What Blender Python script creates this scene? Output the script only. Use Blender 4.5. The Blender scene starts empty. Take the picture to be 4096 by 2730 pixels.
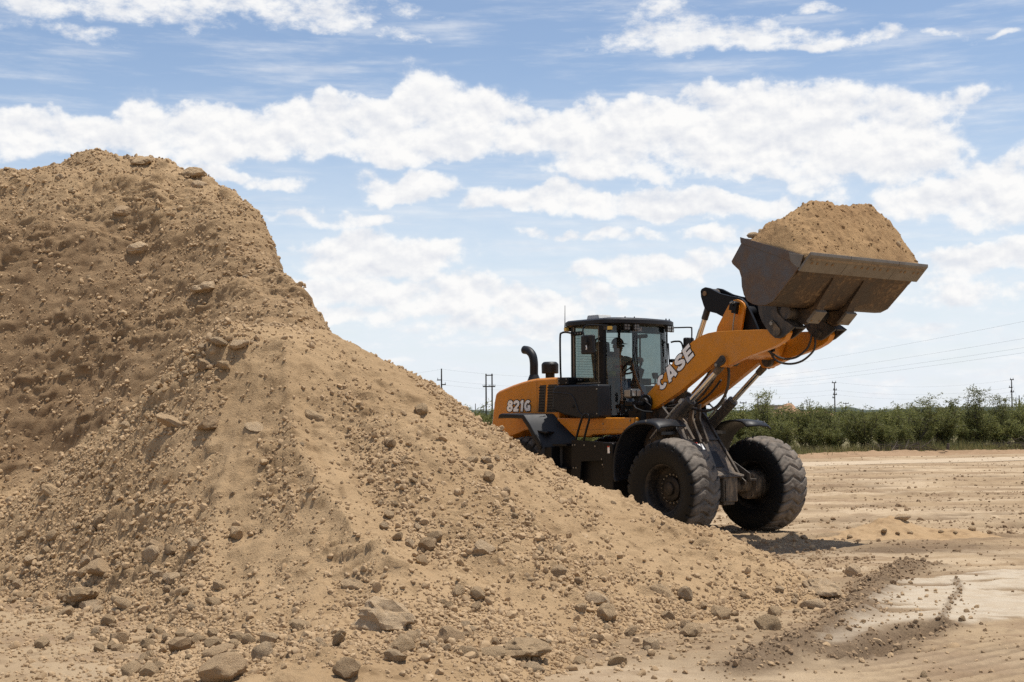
import bpy, bmesh, math, random
import numpy as np
from mathutils import Vector, Matrix, Euler
R_ = math.radians
scene = bpy.context.scene
COL = scene.collection

# =========================================================================================
# CAMERA
# =========================================================================================
cd = bpy.data.cameras.new('camera'); cam = bpy.data.objects.new('camera', cd); COL.objects.link(cam)
cd.lens = 48.0; cd.sensor_width = 36.0; cd.clip_start = .1; cd.clip_end = 20000
PITCH, ROLL, CAM_H = R_(3.092), R_(.4), 1.961
_f = Vector((0, math.cos(PITCH), math.sin(PITCH))); _u = Vector((0, -math.sin(PITCH), math.cos(PITCH))); _r = Vector((1, 0, 0))
_R = _r * math.cos(ROLL) - _u * math.sin(ROLL); _U = _r * math.sin(ROLL) + _u * math.cos(ROLL)
cam.matrix_world = Matrix(((_R.x, _U.x, -_f.x, 0), (_R.y, _U.y, -_f.y, 0), (_R.z, _U.z, -_f.z, CAM_H), (0, 0, 0, 1)))
scene.camera = cam

# =========================================================================================
# SUN, SKY, EXPOSURE
# =========================================================================================
SUN_DIR = Vector((.24, .04, 1.0)).normalized()           # towards the sun: high, almost overhead
SUN_EL = math.asin(SUN_DIR.z); SUN_AZ = math.atan2(SUN_DIR.x, SUN_DIR.y)
sl = bpy.data.lights.new('sun', 'SUN'); sun = bpy.data.objects.new('sun', sl); COL.objects.link(sun)
sl.energy = 5.0; sl.angle = R_(.53); sl.color = (1.0, .955, .88)
sun.rotation_euler = (-SUN_DIR).to_track_quat('-Z', 'Y').to_euler(); sun.location = (6, 10, 40)
vs = scene.view_settings; vs.view_transform = 'Standard'; vs.look = 'None'; vs.exposure = 0.0; vs.gamma = 1.0
try: vs.use_curve_mapping = False
except Exception: pass
scene.render.engine = 'CYCLES'
scene.cycles.use_denoising = False
scene.cycles.max_bounces = 7; scene.cycles.diffuse_bounces = 3; scene.cycles.glossy_bounces = 3
scene.cycles.transmission_bounces = 6; scene.cycles.transparent_max_bounces = 16
scene.cycles.caustics_reflective = False; scene.cycles.caustics_refractive = False

class NT:
    """small helper for node trees"""
    def __init__(s, tree): s.t = tree; s.n = tree.nodes; s.l = tree.links
    def new(s, typ, **kw):
        nd = s.n.new(typ)
        for k, v in kw.items():
            setattr(nd, k, v)
        return nd
    def set(s, sock, v):
        if isinstance(v, bpy.types.NodeSocket): s.l.new(v, sock)
        elif v is not None:
            if hasattr(sock, 'default_value'):
                dv = sock.default_value
                if hasattr(dv, '__len__') and not isinstance(v, str):
                    v = tuple(v)
                    if len(dv) == 4 and len(v) == 3: v = v + (1.0,)
                sock.default_value = v
    def math(s, op, a, b=None, c=None, clamp=False):
        nd = s.new('ShaderNodeMath', operation=op, use_clamp=clamp); s.set(nd.inputs[0], a)
        if b is not None: s.set(nd.inputs[1], b)
        if c is not None: s.set(nd.inputs[2], c)
        return nd.outputs[0]
    def vmath(s, op, a, b=None, c=None, out=0):
        nd = s.new('ShaderNodeVectorMath', operation=op); s.set(nd.inputs[0], a)
        if b is not None: s.set(nd.inputs[1], b)
        if c is not None: s.set(nd.inputs[2], c)
        return nd.outputs[out]
    def noise(s, vec, scale, detail=4, rough=.5, dist=0.0, dims='3D', color=False):
        nd = s.new('ShaderNodeTexNoise', noise_dimensions=dims); s.set(nd.inputs['Vector'], vec); s.set(nd.inputs['Scale'], scale)
        s.set(nd.inputs['Detail'], detail); s.set(nd.inputs['Roughness'], rough); s.set(nd.inputs['Distortion'], dist)
        return nd.outputs['Color'] if color else nd.outputs['Fac']
    def ramp(s, fac, lo, hi, a=0.0, b=1.0, smooth=True):
        nd = s.new('ShaderNodeMapRange', interpolation_type='SMOOTHSTEP' if smooth else 'LINEAR', clamp=True)
        s.set(nd.inputs[0], fac); s.set(nd.inputs[1], lo); s.set(nd.inputs[2], hi); s.set(nd.inputs[3], a); s.set(nd.inputs[4], b)
        return nd.outputs[0]
    def mix(s, fac, a, b, typ='RGBA', blend='MIX'):
        nd = s.new('ShaderNodeMix', data_type=typ)
        if typ == 'RGBA':
            nd.blend_type = blend; ia, ib, o = 6, 7, 2
        else: ia, ib, o = 2, 3, 0
        s.set(nd.inputs[0], fac); s.set(nd.inputs[ia], a); s.set(nd.inputs[ib], b)
        return nd.outputs[o]
    def mapping(s, vec, scale=(1, 1, 1), rot=(0, 0, 0), loc=(0, 0, 0)):
        nd = s.new('ShaderNodeMapping'); s.set(nd.inputs[0], vec); s.set(nd.inputs[1], loc); s.set(nd.inputs[2], rot); s.set(nd.inputs[3], scale)
        return nd.outputs[0]

# ---- world: Nishita sky, with fair-weather clouds laid out by azimuth and elevation
world = bpy.data.worlds.new('World'); scene.world = world; world.use_nodes = True
w = NT(world.node_tree); w.n.clear()
sky = w.new('ShaderNodeTexSky'); sky.sky_type = 'NISHITA'; sky.sun_disc = False
sky.sun_elevation = SUN_EL; sky.sun_rotation = SUN_AZ
sky.altitude = 900; sky.air_density = 1.0; sky.dust_density = 1.3; sky.ozone_density = 1.2
SKY_STRENGTH = .138
tc = w.new('ShaderNodeTexCoord'); D = tc.outputs['Generated']
sp = w.new('ShaderNodeSeparateXYZ'); w.set(sp.inputs[0], D)
az = w.math('ARCTAN2', sp.outputs[0], sp.outputs[1]); el = w.math('ARCSINE', sp.outputs[2])
cb = w.new('ShaderNodeCombineXYZ')
w.set(cb.inputs[0], w.math('MULTIPLY_ADD', az, 5.461, 2.048)); w.set(cb.inputs[1], w.math('MULTIPLY_ADD', el, -5.461, 1.66))
P = cb.outputs[0]
def sub_half(c, k): return w.vmath('MULTIPLY', w.vmath('SUBTRACT', c, (.5, .5, .5)), (k, k, 0))
warp = w.vmath('ADD', P, sub_half(w.noise(P, 2.2, 4, .55, color=True), .26))
warp = w.vmath('ADD', warp, sub_half(w.noise(P, 9.0, 3, .55, color=True), .06))
# clouds: centre x, y, half width, half height, weight   (sky units: 1 = 10.5 degrees)
CUM = [
 (1.74,.42,.20,.13,1), (1.95,.43,.15,.10,1), (1.58,.50,.24,.12,1), (1.24,.49,.20,.10,1), (.86,.56,.26,.12,1), (1.05,.56,.26,.09,1),
 (.60,.54,.12,.12,.9), (.42,.58,.24,.07,.9), (.14,.58,.30,.10,.9), (-.25,.56,.30,.10,.9), (1.75,.56,.55,.08,1), (2.15,.55,.36,.10,1),
 (2.62,.54,.50,.13,1), (3.05,.57,.55,.16,1), (3.35,.62,.42,.19,1), (3.55,.66,.28,.15,1), (2.9,.66,.4,.08,.9), (2.45,.66,.28,.08,.9), (3.62,.50,.32,.07,.7),
 (1.64,.745,.19,.065,1), (1.68,.72,.10,.06,1),
 (2.35,.83,.40,.06,1), (2.72,.86,.42,.06,1), (2.10,.84,.20,.05,.9), (2.30,.79,.14,.06,1),
 (1.50,1.02,.34,.08,1), (1.42,.97,.14,.07,1), (1.72,1.00,.14,.05,.9),
 (1.50,1.15,.42,.07,.9), (1.85,1.20,.50,.07,.9), (2.20,1.21,.26,.06,.8), (2.60,1.10,.30,.055,.9), (1.35,1.26,.28,.05,.8), (2.05,1.31,.5,.05,.6),
 (3.98,.86,.24,.13,1), (3.72,.84,.24,.08,1), (3.95,1.10,.36,.06,.9), (4.3,.80,.3,.14,1), (3.55,1.16,.3,.05,.7), (2.95,.98,.25,.04,.7), (3.0,1.07,.2,.05,.6),
 (.95,.725,.22,.035,.7), (1.30,.86,.34,.028,.6), (3.9,1.22,.5,.05,.6), (2.4,.97,.35,.025,.6),
]
ALT = [
 (.10,.04,.36,.09,1), (.62,.05,.36,.10,1), (1.14,.06,.24,.10,.9), (1.30,.13,.16,.06,1), (.32,.13,.32,.045,.8), (.40,.24,.14,.035,.7), (.10,.20,.12,.03,.5),
 (1.55,.08,.16,.04,.5), (2.80,.17,.32,.07,1), (3.05,.20,.30,.045,1), (3.30,.235,.26,.03,1), (3.50,.225,.10,.03,1), (2.62,.12,.10,.05,.6), (2.68,.08,.09,.04,.7),
 (-.3,.06,.4,.10,1), (2.42,.035,.07,.025,.6), (3.28,.085,.08,.02,.6), (3.66,0.0,.12,.03,.7), (3.78,.23,.08,.012,.6), (3.95,.25,.08,.012,.6), (1.62,.175,.08,.03,.6),
]
def blobs(vec, lst):
    acc = None
    for cx, cy, rx, ry, wt in lst:
        q = w.vmath('MULTIPLY', w.vmath('SUBTRACT', vec, (cx, cy, 0)), (1 / rx, 1 / ry, 0))
        d = w.vmath('DOT_PRODUCT', q, q, out=1)
        v = w.math('MULTIPLY_ADD', d, -.55 * wt, wt)
        acc = v if acc is None else w.math('SMOOTH_MAX', acc, v, .25)
    return acc
fine = w.noise(w.mapping(P, (1, 1.35, 1)), 6.2, 9, .56)
fine2 = w.noise(w.mapping(P, (1, 1.9, 1), loc=(3, 1, 0)), 6.0, 9, .66)
up = w.vmath('ADD', P, (.012, -.03, 0))
fine_up = w.noise(w.mapping(up, (1, 1.35, 1)), 6.2, 5, .52)
# general cloudiness beyond the mapped part of the sky, same weather
far3 = w.noise(w.mapping(D, (1, 1, 2.6)), 3.2, 5, .55)
outside = w.math('MAXIMUM', w.ramp(w.math('ABSOLUTE', az), .44, .62), w.ramp(el, .34, .5))
gen = w.math('MULTIPLY', w.math('MULTIPLY_ADD', far3, 6.0, -3.35), outside)
cum = w.math('MAXIMUM', blobs(warp, CUM), w.math('ADD', gen, w.math('MULTIPLY_ADD', outside, 1.0, -1.0)))
cum_d = w.math('MULTIPLY_ADD', w.math('SUBTRACT', fine, .5), 2.1, cum)
cum_m = w.math('ADD', w.math('MULTIPLY', w.ramp(cum_d, .02, .85), .50), w.math('MULTIPLY', w.ramp(cum_d, .26, .60), .50))
alt = blobs(warp, ALT)
alt_d = w.math('MULTIPLY_ADD', w.math('SUBTRACT', fine2, .5), 3.0, alt)
alt_m = w.math('MULTIPLY', w.ramp(alt_d, .05, 1.05), .95)
# thin streaks of cirrus and the pale veil low over the horizon
veil_n = w.noise(w.mapping(P, (.55, 4.2, 1), rot=(0, 0, .05)), 2.4, 6, .62)
veil = w.math('MULTIPLY', w.ramp(veil_n, .44, .78), .58)
low = w.ramp(el, .27, .0, .06, .95)
lown = w.noise(w.mapping(P, (1, 3.2, 1), loc=(7, 2, 0)), 3.4, 6, .6)
low = w.math('MULTIPLY', low, w.ramp(lown, .25, .62, .80, 1.0))
lowp = w.math('MULTIPLY', w.ramp(lown, .50, .68), w.ramp(el, .16, .03, 0.0, .85))
m = w.math('MAXIMUM', w.math('MAXIMUM', cum_m, alt_m), w.math('MAXIMUM', veil, lowp), clamp=True)
# cloud relief: bright tops, faintly blue-grey undersides and hollows
rel = w.math('MULTIPLY_ADD', w.math('SUBTRACT', fine, fine_up), 2.4, .80)
deep = w.ramp(cum_d, .75, 1.5, 0.0, 1.0)
big = w.noise(w.mapping(P, (1, 1.7, 1), loc=(1.7, .3, 0)), 4.6, 7, .56)
shade = w.math('MULTIPLY', deep, w.ramp(big, .48, .70))
lit = w.math('SUBTRACT', rel, w.math('MULTIPLY', shade, .62), clamp=True)
ccol = w.mix(lit, (.66, .70, .79), (1.0, .995, .985))
base_sky = w.mix(low, w.vmath('MULTIPLY', sky.outputs[0], (SKY_STRENGTH,) * 3), (.83, .885, .955))
bg1 = w.new('ShaderNodeBackground'); w.set(bg1.inputs[0], base_sky); bg1.inputs[1].default_value = 1.0
bg2 = w.new('ShaderNodeBackground'); w.set(bg2.inputs[0], ccol); bg2.inputs[1].default_value = .98
mx = w.new('ShaderNodeMixShader'); w.set(mx.inputs[0], m); w.l.new(bg1.outputs[0], mx.inputs[1]); w.l.new(bg2.outputs[0], mx.inputs[2])
wo = w.new('ShaderNodeOutputWorld'); w.l.new(mx.outputs[0], wo.inputs[0])
try:
    world.cycles.sampling_method = 'MANUAL'; world.cycles.sample_map_resolution = 512
except Exception: pass
# =========================================================================================
# HELPERS
# =========================================================================================
rnd = random.Random(7); rng = np.random.default_rng(11)
def obj_from(name, me, parent=None):
    o = bpy.data.objects.new(name, me); COL.objects.link(o)
    if parent is not None: o.parent = parent
    return o
def empty(name, loc=(0, 0, 0), rz=0.0, parent=None):
    o = bpy.data.objects.new(name, None); COL.objects.link(o); o.location = loc; o.rotation_euler = (0, 0, rz); o.empty_display_size = .2
    if parent is not None: o.parent = parent
    return o
def tag(o, label=None, cat=None, group=None, kind=None):
    if label: o['label'] = label
    if cat: o['category'] = cat
    if group: o['group'] = group
    if kind: o['kind'] = kind
    return o
def np_mesh(name, V, F, mat=None, smooth=True, angle=None):
    """mesh from arrays; F is (n,3) or (n,4)"""
    V = np.ascontiguousarray(V, np.float32); F = np.ascontiguousarray(F, np.int32); k = F.shape[1]
    me = bpy.data.meshes.new(name)
    me.vertices.add(len(V)); me.vertices.foreach_set('co', V.ravel())
    me.loops.add(F.size); me.loops.foreach_set('vertex_index', F.ravel())
    me.polygons.add(len(F)); me.polygons.foreach_set('loop_start', np.arange(0, F.size, k, dtype=np.int32))
    me.polygons.foreach_set('use_smooth', np.full(len(F), smooth))
    me.update(calc_edges=True); me.validate()
    if mat: me.materials.append(mat)
    if angle and smooth: me.set_sharp_from_angle(angle=R_(angle))
    return me
def grid_faces(nx, ny):
    i = np.arange(nx * ny).reshape(ny, nx)
    return np.stack([i[:-1, :-1], i[:-1, 1:], i[1:, 1:], i[1:, :-1]], -1).reshape(-1, 4)

class MB:
    """collects shapes of one part, then links them as one mesh object. Axes: u forward, v to the machine's left, z up"""
    def __init__(s): s.v = []; s.f = []
    def add(s, vs, fs):
        b = len(s.v); s.v += [tuple(map(float, p)) for p in vs]; s.f += [tuple(b + i for i in f) for f in fs]; return s
    def box(s, lo, hi):
        (a, b, c), (d, e, f) = lo, hi
        return s.add([(a,b,c),(d,b,c),(d,e,c),(a,e,c),(a,b,f),(d,b,f),(d,e,f),(a,e,f)],
                     [(0,3,2,1),(4,5,6,7),(0,1,5,4),(1,2,6,5),(2,3,7,6),(3,0,4,7)])
    def obox(s, c, size, rot):
        m = Euler(rot).to_matrix(); c = Vector(c); x, y, z = (k / 2 for k in size)
        P = [c + m @ Vector(p) for p in [(-x,-y,-z),(x,-y,-z),(x,y,-z),(-x,y,-z),(-x,-y,z),(x,-y,z),(x,y,z),(-x,y,z)]]
        return s.add(P, [(0,3,2,1),(4,5,6,7),(0,1,5,4),(1,2,6,5),(2,3,7,6),(3,0,4,7)])
    def prism(s, poly, v0, v1):
        """polygon in (u, z), extruded along v"""
        n = len(poly); a = sum(poly[i][0] * poly[(i+1) % n][1] - poly[(i+1) % n][0] * poly[i][1] for i in range(n))
        if a < 0: poly = poly[::-1]
        if v0 > v1: v0, v1 = v1, v0
        P = [(u, v0, z) for u, z in poly] + [(u, v1, z) for u, z in poly]
        return s.add(P, [tuple(range(n)), tuple(range(2*n-1, n-1, -1))] + [(i, i+n, (i+1) % n + n, (i+1) % n) for i in range(n)])
    def prism_z(s, poly, z0, z1):
        n = len(poly); a = sum(poly[i][0] * poly[(i+1) % n][1] - poly[(i+1) % n][0] * poly[i][1] for i in range(n))
        if a < 0: poly = poly[::-1]
        P = [(x, y, z0) for x, y in poly] + [(x, y, z1) for x, y in poly]
        return s.add(P, [tuple(range(n-1, -1, -1)), tuple(range(n, 2*n))] + [(i, (i+1) % n, (i+1) % n + n, i+n) for i in range(n)])
    def cyl(s, p0, p1, r0, r1=None, n=20, cap=True):
        r1 = r0 if r1 is None else r1; p0, p1 = Vector(p0), Vector(p1); d = (p1 - p0).normalized()
        a = d.orthogonal().normalized(); b = d.cross(a); P = []
        for p, r in ((p0, r0), (p1, r1)):
            P += [p + (a * math.cos(t) + b * math.sin(t)) * r for t in (2 * math.pi * i / n for i in range(n))]
        F = [(i, (i+1) % n, (i+1) % n + n, i + n) for i in range(n)]
        if cap: F += [tuple(range(n-1, -1, -1)), tuple(range(n, 2*n))]
        return s.add(P, F)
    def tube(s, path, r, n=8, cap=True):
        path = [Vector(p) for p in path]; rs = r if isinstance(r, (list, tuple)) else [r] * len(path); P = []; prev = None
        for i, p in enumerate(path):
            d = (path[min(i+1, len(path)-1)] - path[max(i-1, 0)]).normalized()
            if prev is None: a = d.orthogonal().normalized()
            else:
                a = prev - d * prev.dot(d)
                a = a.normalized() if a.length > 1e-6 else d.orthogonal().normalized()
            prev = a; b = d.cross(a)
            P += [p + (a * math.cos(2*math.pi*k/n) + b * math.sin(2*math.pi*k/n)) * rs[i] for k in range(n)]
        F = [(i*n+k, i*n+(k+1) % n, (i+1)*n+(k+1) % n, (i+1)*n+k) for i in range(len(path)-1) for k in range(n)]
        if cap: F += [tuple(range(n-1, -1, -1)), tuple((len(path)-1)*n + k for k in range(n))]
        return s.add(P, F)
    def lathe(s, prof, o, n=48):
        """profile (radius, y) turned about the v axis through o"""
        o = Vector(o); P = []
        for r, y in prof:
            P += [o + Vector((math.cos(2*math.pi*k/n) * r, y, math.sin(2*math.pi*k/n) * r)) for k in range(n)]
        return s.add(P, [(i*n+k, (i+1)*n+k, (i+1)*n+(k+1) % n, i*n+(k+1) % n) for i in range(len(prof)-1) for k in range(n)])
    def sheet(s, A, B, t=(0, 0, 0)):
        """strip between polylines A and B, thickened by vector t"""
        n = len(A); t = Vector(t); P = [Vector(p) for p in A] + [Vector(p) for p in B]
        P += [p + t for p in P]; o = 2 * n; F = []
        for i in range(n-1):
            F += [(i, i+1, n+i+1, n+i), (o+i, o+n+i, o+n+i+1, o+i+1)]
            F += [(i, o+i, o+i+1, i+1), (n+i, n+i+1, o+n+i+1, o+n+i)]
        F += [(0, n, o+n, o), (n-1, o+n-1, o+2*n-1, 2*n-1)]
        return s.add(P, F)
    def skin(s, A, B):
        n = len(A); return s.add(list(A) + list(B), [(i, i+1, n+i+1, n+i) for i in range(n-1)])
    def mesh(s, name, mat, smooth=True, angle=35):
        me = bpy.data.meshes.new(name); me.from_pydata(s.v, [], s.f); me.materials.append(mat)
        bm = bmesh.new(); bm.from_mesh(me); bmesh.ops.recalc_face_normals(bm, faces=bm.faces); bm.to_mesh(me); bm.free()
        if smooth:
            me.shade_smooth(); me.set_sharp_from_angle(angle=R_(angle))
        return me
    def build(s, name, mat, parent=None, bevel=0.0, seg=2, smooth=True, angle=35):
        o = obj_from(name, s.mesh(name, mat, smooth, angle), parent)
        if bevel:
            m = o.modifiers.new('edge', 'BEVEL'); m.width = bevel; m.segments = seg; m.limit_method = 'ANGLE'; m.angle_limit = R_(32); m.harden_normals = False
            o.data.shade_smooth()
            m2 = o.modifiers.new('wn', 'WEIGHTED_NORMAL'); m2.keep_sharp = False
        return o
def arc(c, r, a0, a1, n=12):
    return [(c[0] + r * math.cos(R_(a0 + (a1 - a0) * i / n)), c[1] + r * math.sin(R_(a0 + (a1 - a0) * i / n))) for i in range(n + 1)]
def spline(pts, k=6):
    """Catmull-Rom through points of any dimension"""
    P = [np.array(p, float) for p in pts]; P = [2*P[0]-P[1]] + P + [2*P[-1]-P[-2]]; out = []
    for i in range(1, len(P)-2):
        for j in range(k):
            t = j / k; a, b, c, d = P[i-1:i+3]
            out.append(tuple(.5 * ((2*b) + (c-a)*t + (2*a-5*b+4*c-d)*t*t + (3*b-a-3*c+d)*t**3)))
    out.append(tuple(P[-2])); return out

# =========================================================================================
# MATERIALS
# =========================================================================================
def base_mat(name):
    m = bpy.data.materials.new(name); m.use_nodes = True; t = NT(m.node_tree); b = m.node_tree.nodes['Principled BSDF']
    return m, t, b
def coords(t): return t.new('ShaderNodeTexCoord').outputs['Object']
def bump(t, b, h, dist, strength=1.0, prev=None):
    nd = t.new('ShaderNodeBump'); nd.inputs['Strength'].default_value = strength; nd.inputs['Distance'].default_value = dist; t.set(nd.inputs['Height'], h)
    if prev is not None: t.set(nd.inputs['Normal'], prev)
    t.set(b.inputs['Normal'], nd.outputs[0]); return nd.outputs[0]
DUST = (.30, .215, .135)
def paint(name, col, rough=.4, metal=0.0, dust=.25, dscale=3.0, wear=None, coat=0.0, spec=.5, streak=False, dust_col=DUST, low=None, bumpd=0.0):
    m, t, b = base_mat(name); P = coords(t)
    n1 = t.noise(P, dscale, 6, .62); n2 = t.noise(t.mapping(P, (1, 1, .25) if streak else (1, 1, 1)), dscale * 6, 5, .65)
    d = t.math('MULTIPLY', t.ramp(t.math('ADD', t.math('MULTIPLY', n1, .6), t.math('MULTIPLY', n2, .4)), .42, .72), dust)
    if low is not None:                                             # mud thrown up from the ground clings lower down
        sp = t.new('ShaderNodeSeparateXYZ'); t.set(sp.inputs[0], P)
        d = t.math('ADD', d, t.math('MULTIPLY', t.ramp(sp.outputs[2], low[1], low[0], 0, low[2]), t.ramp(n2, .3, .62)), clamp=True)
    v = t.math('MULTIPLY_ADD', t.noise(P, dscale * 2.2, 3), .22, .89)
    c = t.mix(1.0, col, v, blend='MULTIPLY'); c = t.mix(d, c, dust_col)
    if wear:
        wn = t.noise(P, wear[1], 7, .7); c = t.mix(t.math('MULTIPLY', t.ramp(wn, wear[2], wear[2] + .06), .9), c, wear[0])
    t.set(b.inputs['Base Color'], c); b.inputs['Metallic'].default_value = metal
    t.set(b.inputs['Roughness'], t.math('ADD', t.math('MULTIPLY', d, .5), t.math('MULTIPLY_ADD', n2, .16, rough - .08), clamp=True))
    b.inputs['Specular IOR Level'].default_value = spec; b.inputs['Coat Weight'].default_value = coat; b.inputs['Coat Roughness'].default_value = .12
    if bumpd: bump(t, b, n2, bumpd)
    return m
M = {}
M['orange'] = paint('orange_paint', (.58, .205, .006), .36, dust=.26, dscale=2.2, coat=.2, low=(1.3, 2.6, .10), wear=((.16, .10, .05), 9.0, .70))
M['black'] = paint('black_paint', (.006, .0065, .0078), .45, dust=.012, dscale=2.5, low=(.4, 1.5, .015), spec=.20)
M['plastic'] = paint('black_plastic', (.011, .012, .0145), .48, dust=.02, dscale=3, low=(.6, 1.7, .03), spec=.28, bumpd=.0006)
M['frame'] = paint('dusty_black_steel', (.022, .021, .021), .5, dust=.40, dscale=2.6, streak=True, low=(.3, 1.5, .40))
M['axle'] = paint('muddy_axle', (.030, .026, .022), .6, dust=.85, dscale=3.2, streak=True, low=(.3, 1.3, .5))
M['chrome'] = paint('chrome_rod', (.75, .74, .73), .10, metal=1.0, dust=.08)
M['barrel'] = paint('cylinder_barrel', (.030, .029, .028), .48, dust=.5, dscale=4, low=(1.0, 2.3, .3))
M['plate'] = paint('dusty_front_plate', (.040, .034, .030), .5, dust=.70, dscale=2.2, streak=True, low=(.6, 1.9, .25))
M['bolt'] = paint('zinc_bolt', (.26, .25, .22), .45, metal=.6, dust=.3)
M['rust_bolt'] = paint('rusty_bolt', (.22, .13, .06), .7, metal=.2, dust=.5)
M['hose'] = paint('hydraulic_hose', (.016, .015, .015), .5, dust=.35, dscale=6)
M['seal'] = paint('dusty_rubber_seal', (.20, .16, .11), .8, dust=.5, dscale=8)
M['white'] = paint('white_decal', (.90, .88, .84), .45, dust=.06, dscale=5)
M['ink'] = paint('black_decal', (.012, .012, .013), .45, dust=.05)
M['red_tag'] = paint('red_decal', (.50, .05, .03), .5, dust=.2)
M['grey_tag'] = paint('grey_print', (.34, .34, .34), .5, dust=.1)
M['amber'] = paint('amber_lens', (.75, .48, .10), .25, dust=.2, dscale=14)
M['lens'] = paint('lamp_lens', (.30, .295, .28), .12, metal=.5, dust=.12, dscale=12)
M['lamp_dark'] = paint('lamp_body', (.012, .012, .013), .4, dust=.12)
M['fitting'] = paint('tan_valve_block', (.42, .38, .30), .6, dust=.4, dscale=6)
M['seat'] = paint('seat_fabric', (.03, .03, .034), .85, dust=.08)
M['beacon'] = paint('pale_plastic', (.55, .55, .52), .5, dust=.2)

def rubber(name):
    m, t, b = base_mat(name); P = coords(t)
    sp = t.new('ShaderNodeSeparateXYZ'); t.set(sp.inputs[0], P)
    r = t.math('SQRT', t.math('ADD', t.math('MULTIPLY', sp.outputs[0], sp.outputs[0]), t.math('MULTIPLY', sp.outputs[2], sp.outputs[2])))
    tread = t.ramp(r, .715, .765)                                   # tread carries dry dust, the sidewalls stay black
    n = t.noise(P, 7, 6, .65); n2 = t.noise(P, 40, 5, .6); n3 = t.noise(P, 2.4, 3)
    d = t.math('MULTIPLY', tread, t.ramp(n, .26, .64, .35, .95))
    d2 = t.math('MULTIPLY', t.ramp(n, .58, .74), t.math('MULTIPLY', t.ramp(n3, .45, .65), .16))
    c = t.mix(d, (.010, .010, .0098), t.mix(n3, (.180, .158, .136), (.215, .172, .130)))
    c = t.mix(t.math('MULTIPLY', d2, 1.0), c, (.22, .155, .095))
    t.set(b.inputs['Base Color'], c); t.set(b.inputs['Roughness'], t.math('MULTIPLY_ADD', d, .3, .55))
    b.inputs['Specular IOR Level'].default_value = .18
    bump(t, b, t.math('ADD', t.math('MULTIPLY', n2, .5), n), .006); return m
M['rubber'] = rubber('tyre_rubber')

def bucket_mat(name, c1, c2, scr, rough, metal, dirt):
    m, t, b = base_mat(name); P = coords(t)
    n = t.noise(P, 3.0, 6, .65); s1 = t.noise(t.mapping(P, (26, 3.2, 3.2), rot=(0, R_(40), 0)), 3.0, 5, .7); n3 = t.noise(P, 14, 6, .7)
    c = t.mix(t.ramp(n, .35, .65), c1, c2)
    c = t.mix(t.math('MULTIPLY', t.ramp(s1, .60, .72), .45), c, scr)
    c = t.mix(t.math('MULTIPLY', t.ramp(t.math('MULTIPLY_ADD', n3, .6, t.math('MULTIPLY', n, .4)), .50, .66), dirt), c, (.27, .175, .09))
    t.set(b.inputs['Base Color'], c); b.inputs['Metallic'].default_value = metal
    t.set(b.inputs['Roughness'], t.math('MULTIPLY_ADD', n, .30, rough - .1)); bump(t, b, t.math('ADD', s1, n3), .0015); return m
M['bucket_side'] = bucket_mat('worn_bucket_side', (.105, .090, .083), (.125, .078, .052), (.26, .22, .19), .33, .8, .26)
M['bucket_floor'] = bucket_mat('dirty_bucket_floor', (.045, .031, .022), (.085, .050, .026), (.22, .155, .09), .55, .3, .75)
M['edge'] = bucket_mat('scraped_cutting_edge', (.20, .175, .145), (.165, .14, .112), (.30, .265, .22), .48, .45, .08)

def glass(name, tint, gloss=.9):
    m, t, b = base_mat(name); t.n.remove(b); out = t.n['Material Output']
    tr = t.new('ShaderNodeBsdfTransparent'); t.set(tr.inputs[0], tint); gl = t.new('ShaderNodeBsdfGlossy'); gl.inputs['Roughness'].default_value = .015
    t.set(gl.inputs[0], (gloss, gloss, gloss)); lw = t.new('ShaderNodeLayerWeight'); lw.inputs[0].default_value = .5
    mx = t.new('ShaderNodeMixShader'); t.set(mx.inputs[0], t.math('MULTIPLY_ADD', t.math('POWER', lw.outputs['Facing'], 5.0), .9, .045)); t.l.new(tr.outputs[0], mx.inputs[1]); t.l.new(gl.outputs[0], mx.inputs[2])
    df = t.new('ShaderNodeBsdfDiffuse'); t.set(df.inputs[0], (.34, .28, .21)); m2 = t.new('ShaderNodeMixShader')      # film of dust
    t.set(m2.inputs[0], t.ramp(t.noise(coords(t), 3.5, 6, .6), .35, .75, .01, .06)); t.l.new(mx.outputs[0], m2.inputs[1]); t.l.new(df.outputs[0], m2.inputs[2])
    t.l.new(m2.outputs[0], out.inputs[0]); return m
M['glass'] = glass('tinted_cab_glass', (.56, .62, .61)); M['glass_dark'] = glass('shaded_visor_glass', (.16, .19, .20))

def dirt_mat(name, ca, cb_, cc, gscale=1.0, bd=.012, attr=None):
    m, t, b = base_mat(name); P = coords(t)
    n0 = t.noise(P, .7 * gscale, 5, .55); n1 = t.noise(P, 4.5 * gscale, 6, .6); n2 = t.noise(P, 38 * gscale, 5, .65); n3 = t.noise(P, 130 * gscale, 3, .6)
    c = t.mix(t.ramp(n0, .36, .64), ca, cb_)
    c = t.mix(t.math('MULTIPLY', t.ramp(n1, .52, .68), .70), c, cc)
    c = t.mix(t.math('MULTIPLY', t.ramp(n2, .58, .70), .55), c, cc)
    c = t.mix(t.math('MULTIPLY', t.ramp(n3, .62, .74), .30), c, tuple(min(1, k * 1.35) for k in ca))
    if attr: c = attr(t, c, P, n1, n2)
    t.set(b.inputs['Base Color'], c); b.inputs['Roughness'].default_value = .95; b.inputs['Specular IOR Level'].default_value = .08
    h = t.math('ADD', t.math('MULTIPLY', n2, .7), t.math('ADD', t.math('MULTIPLY', n3, .35), n1)); bump(t, b, h, bd); return m
SAND_A, SAND_B, SAND_C = (.412, .283, .159), (.352, .237, .130), (.200, .128, .067)
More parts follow.
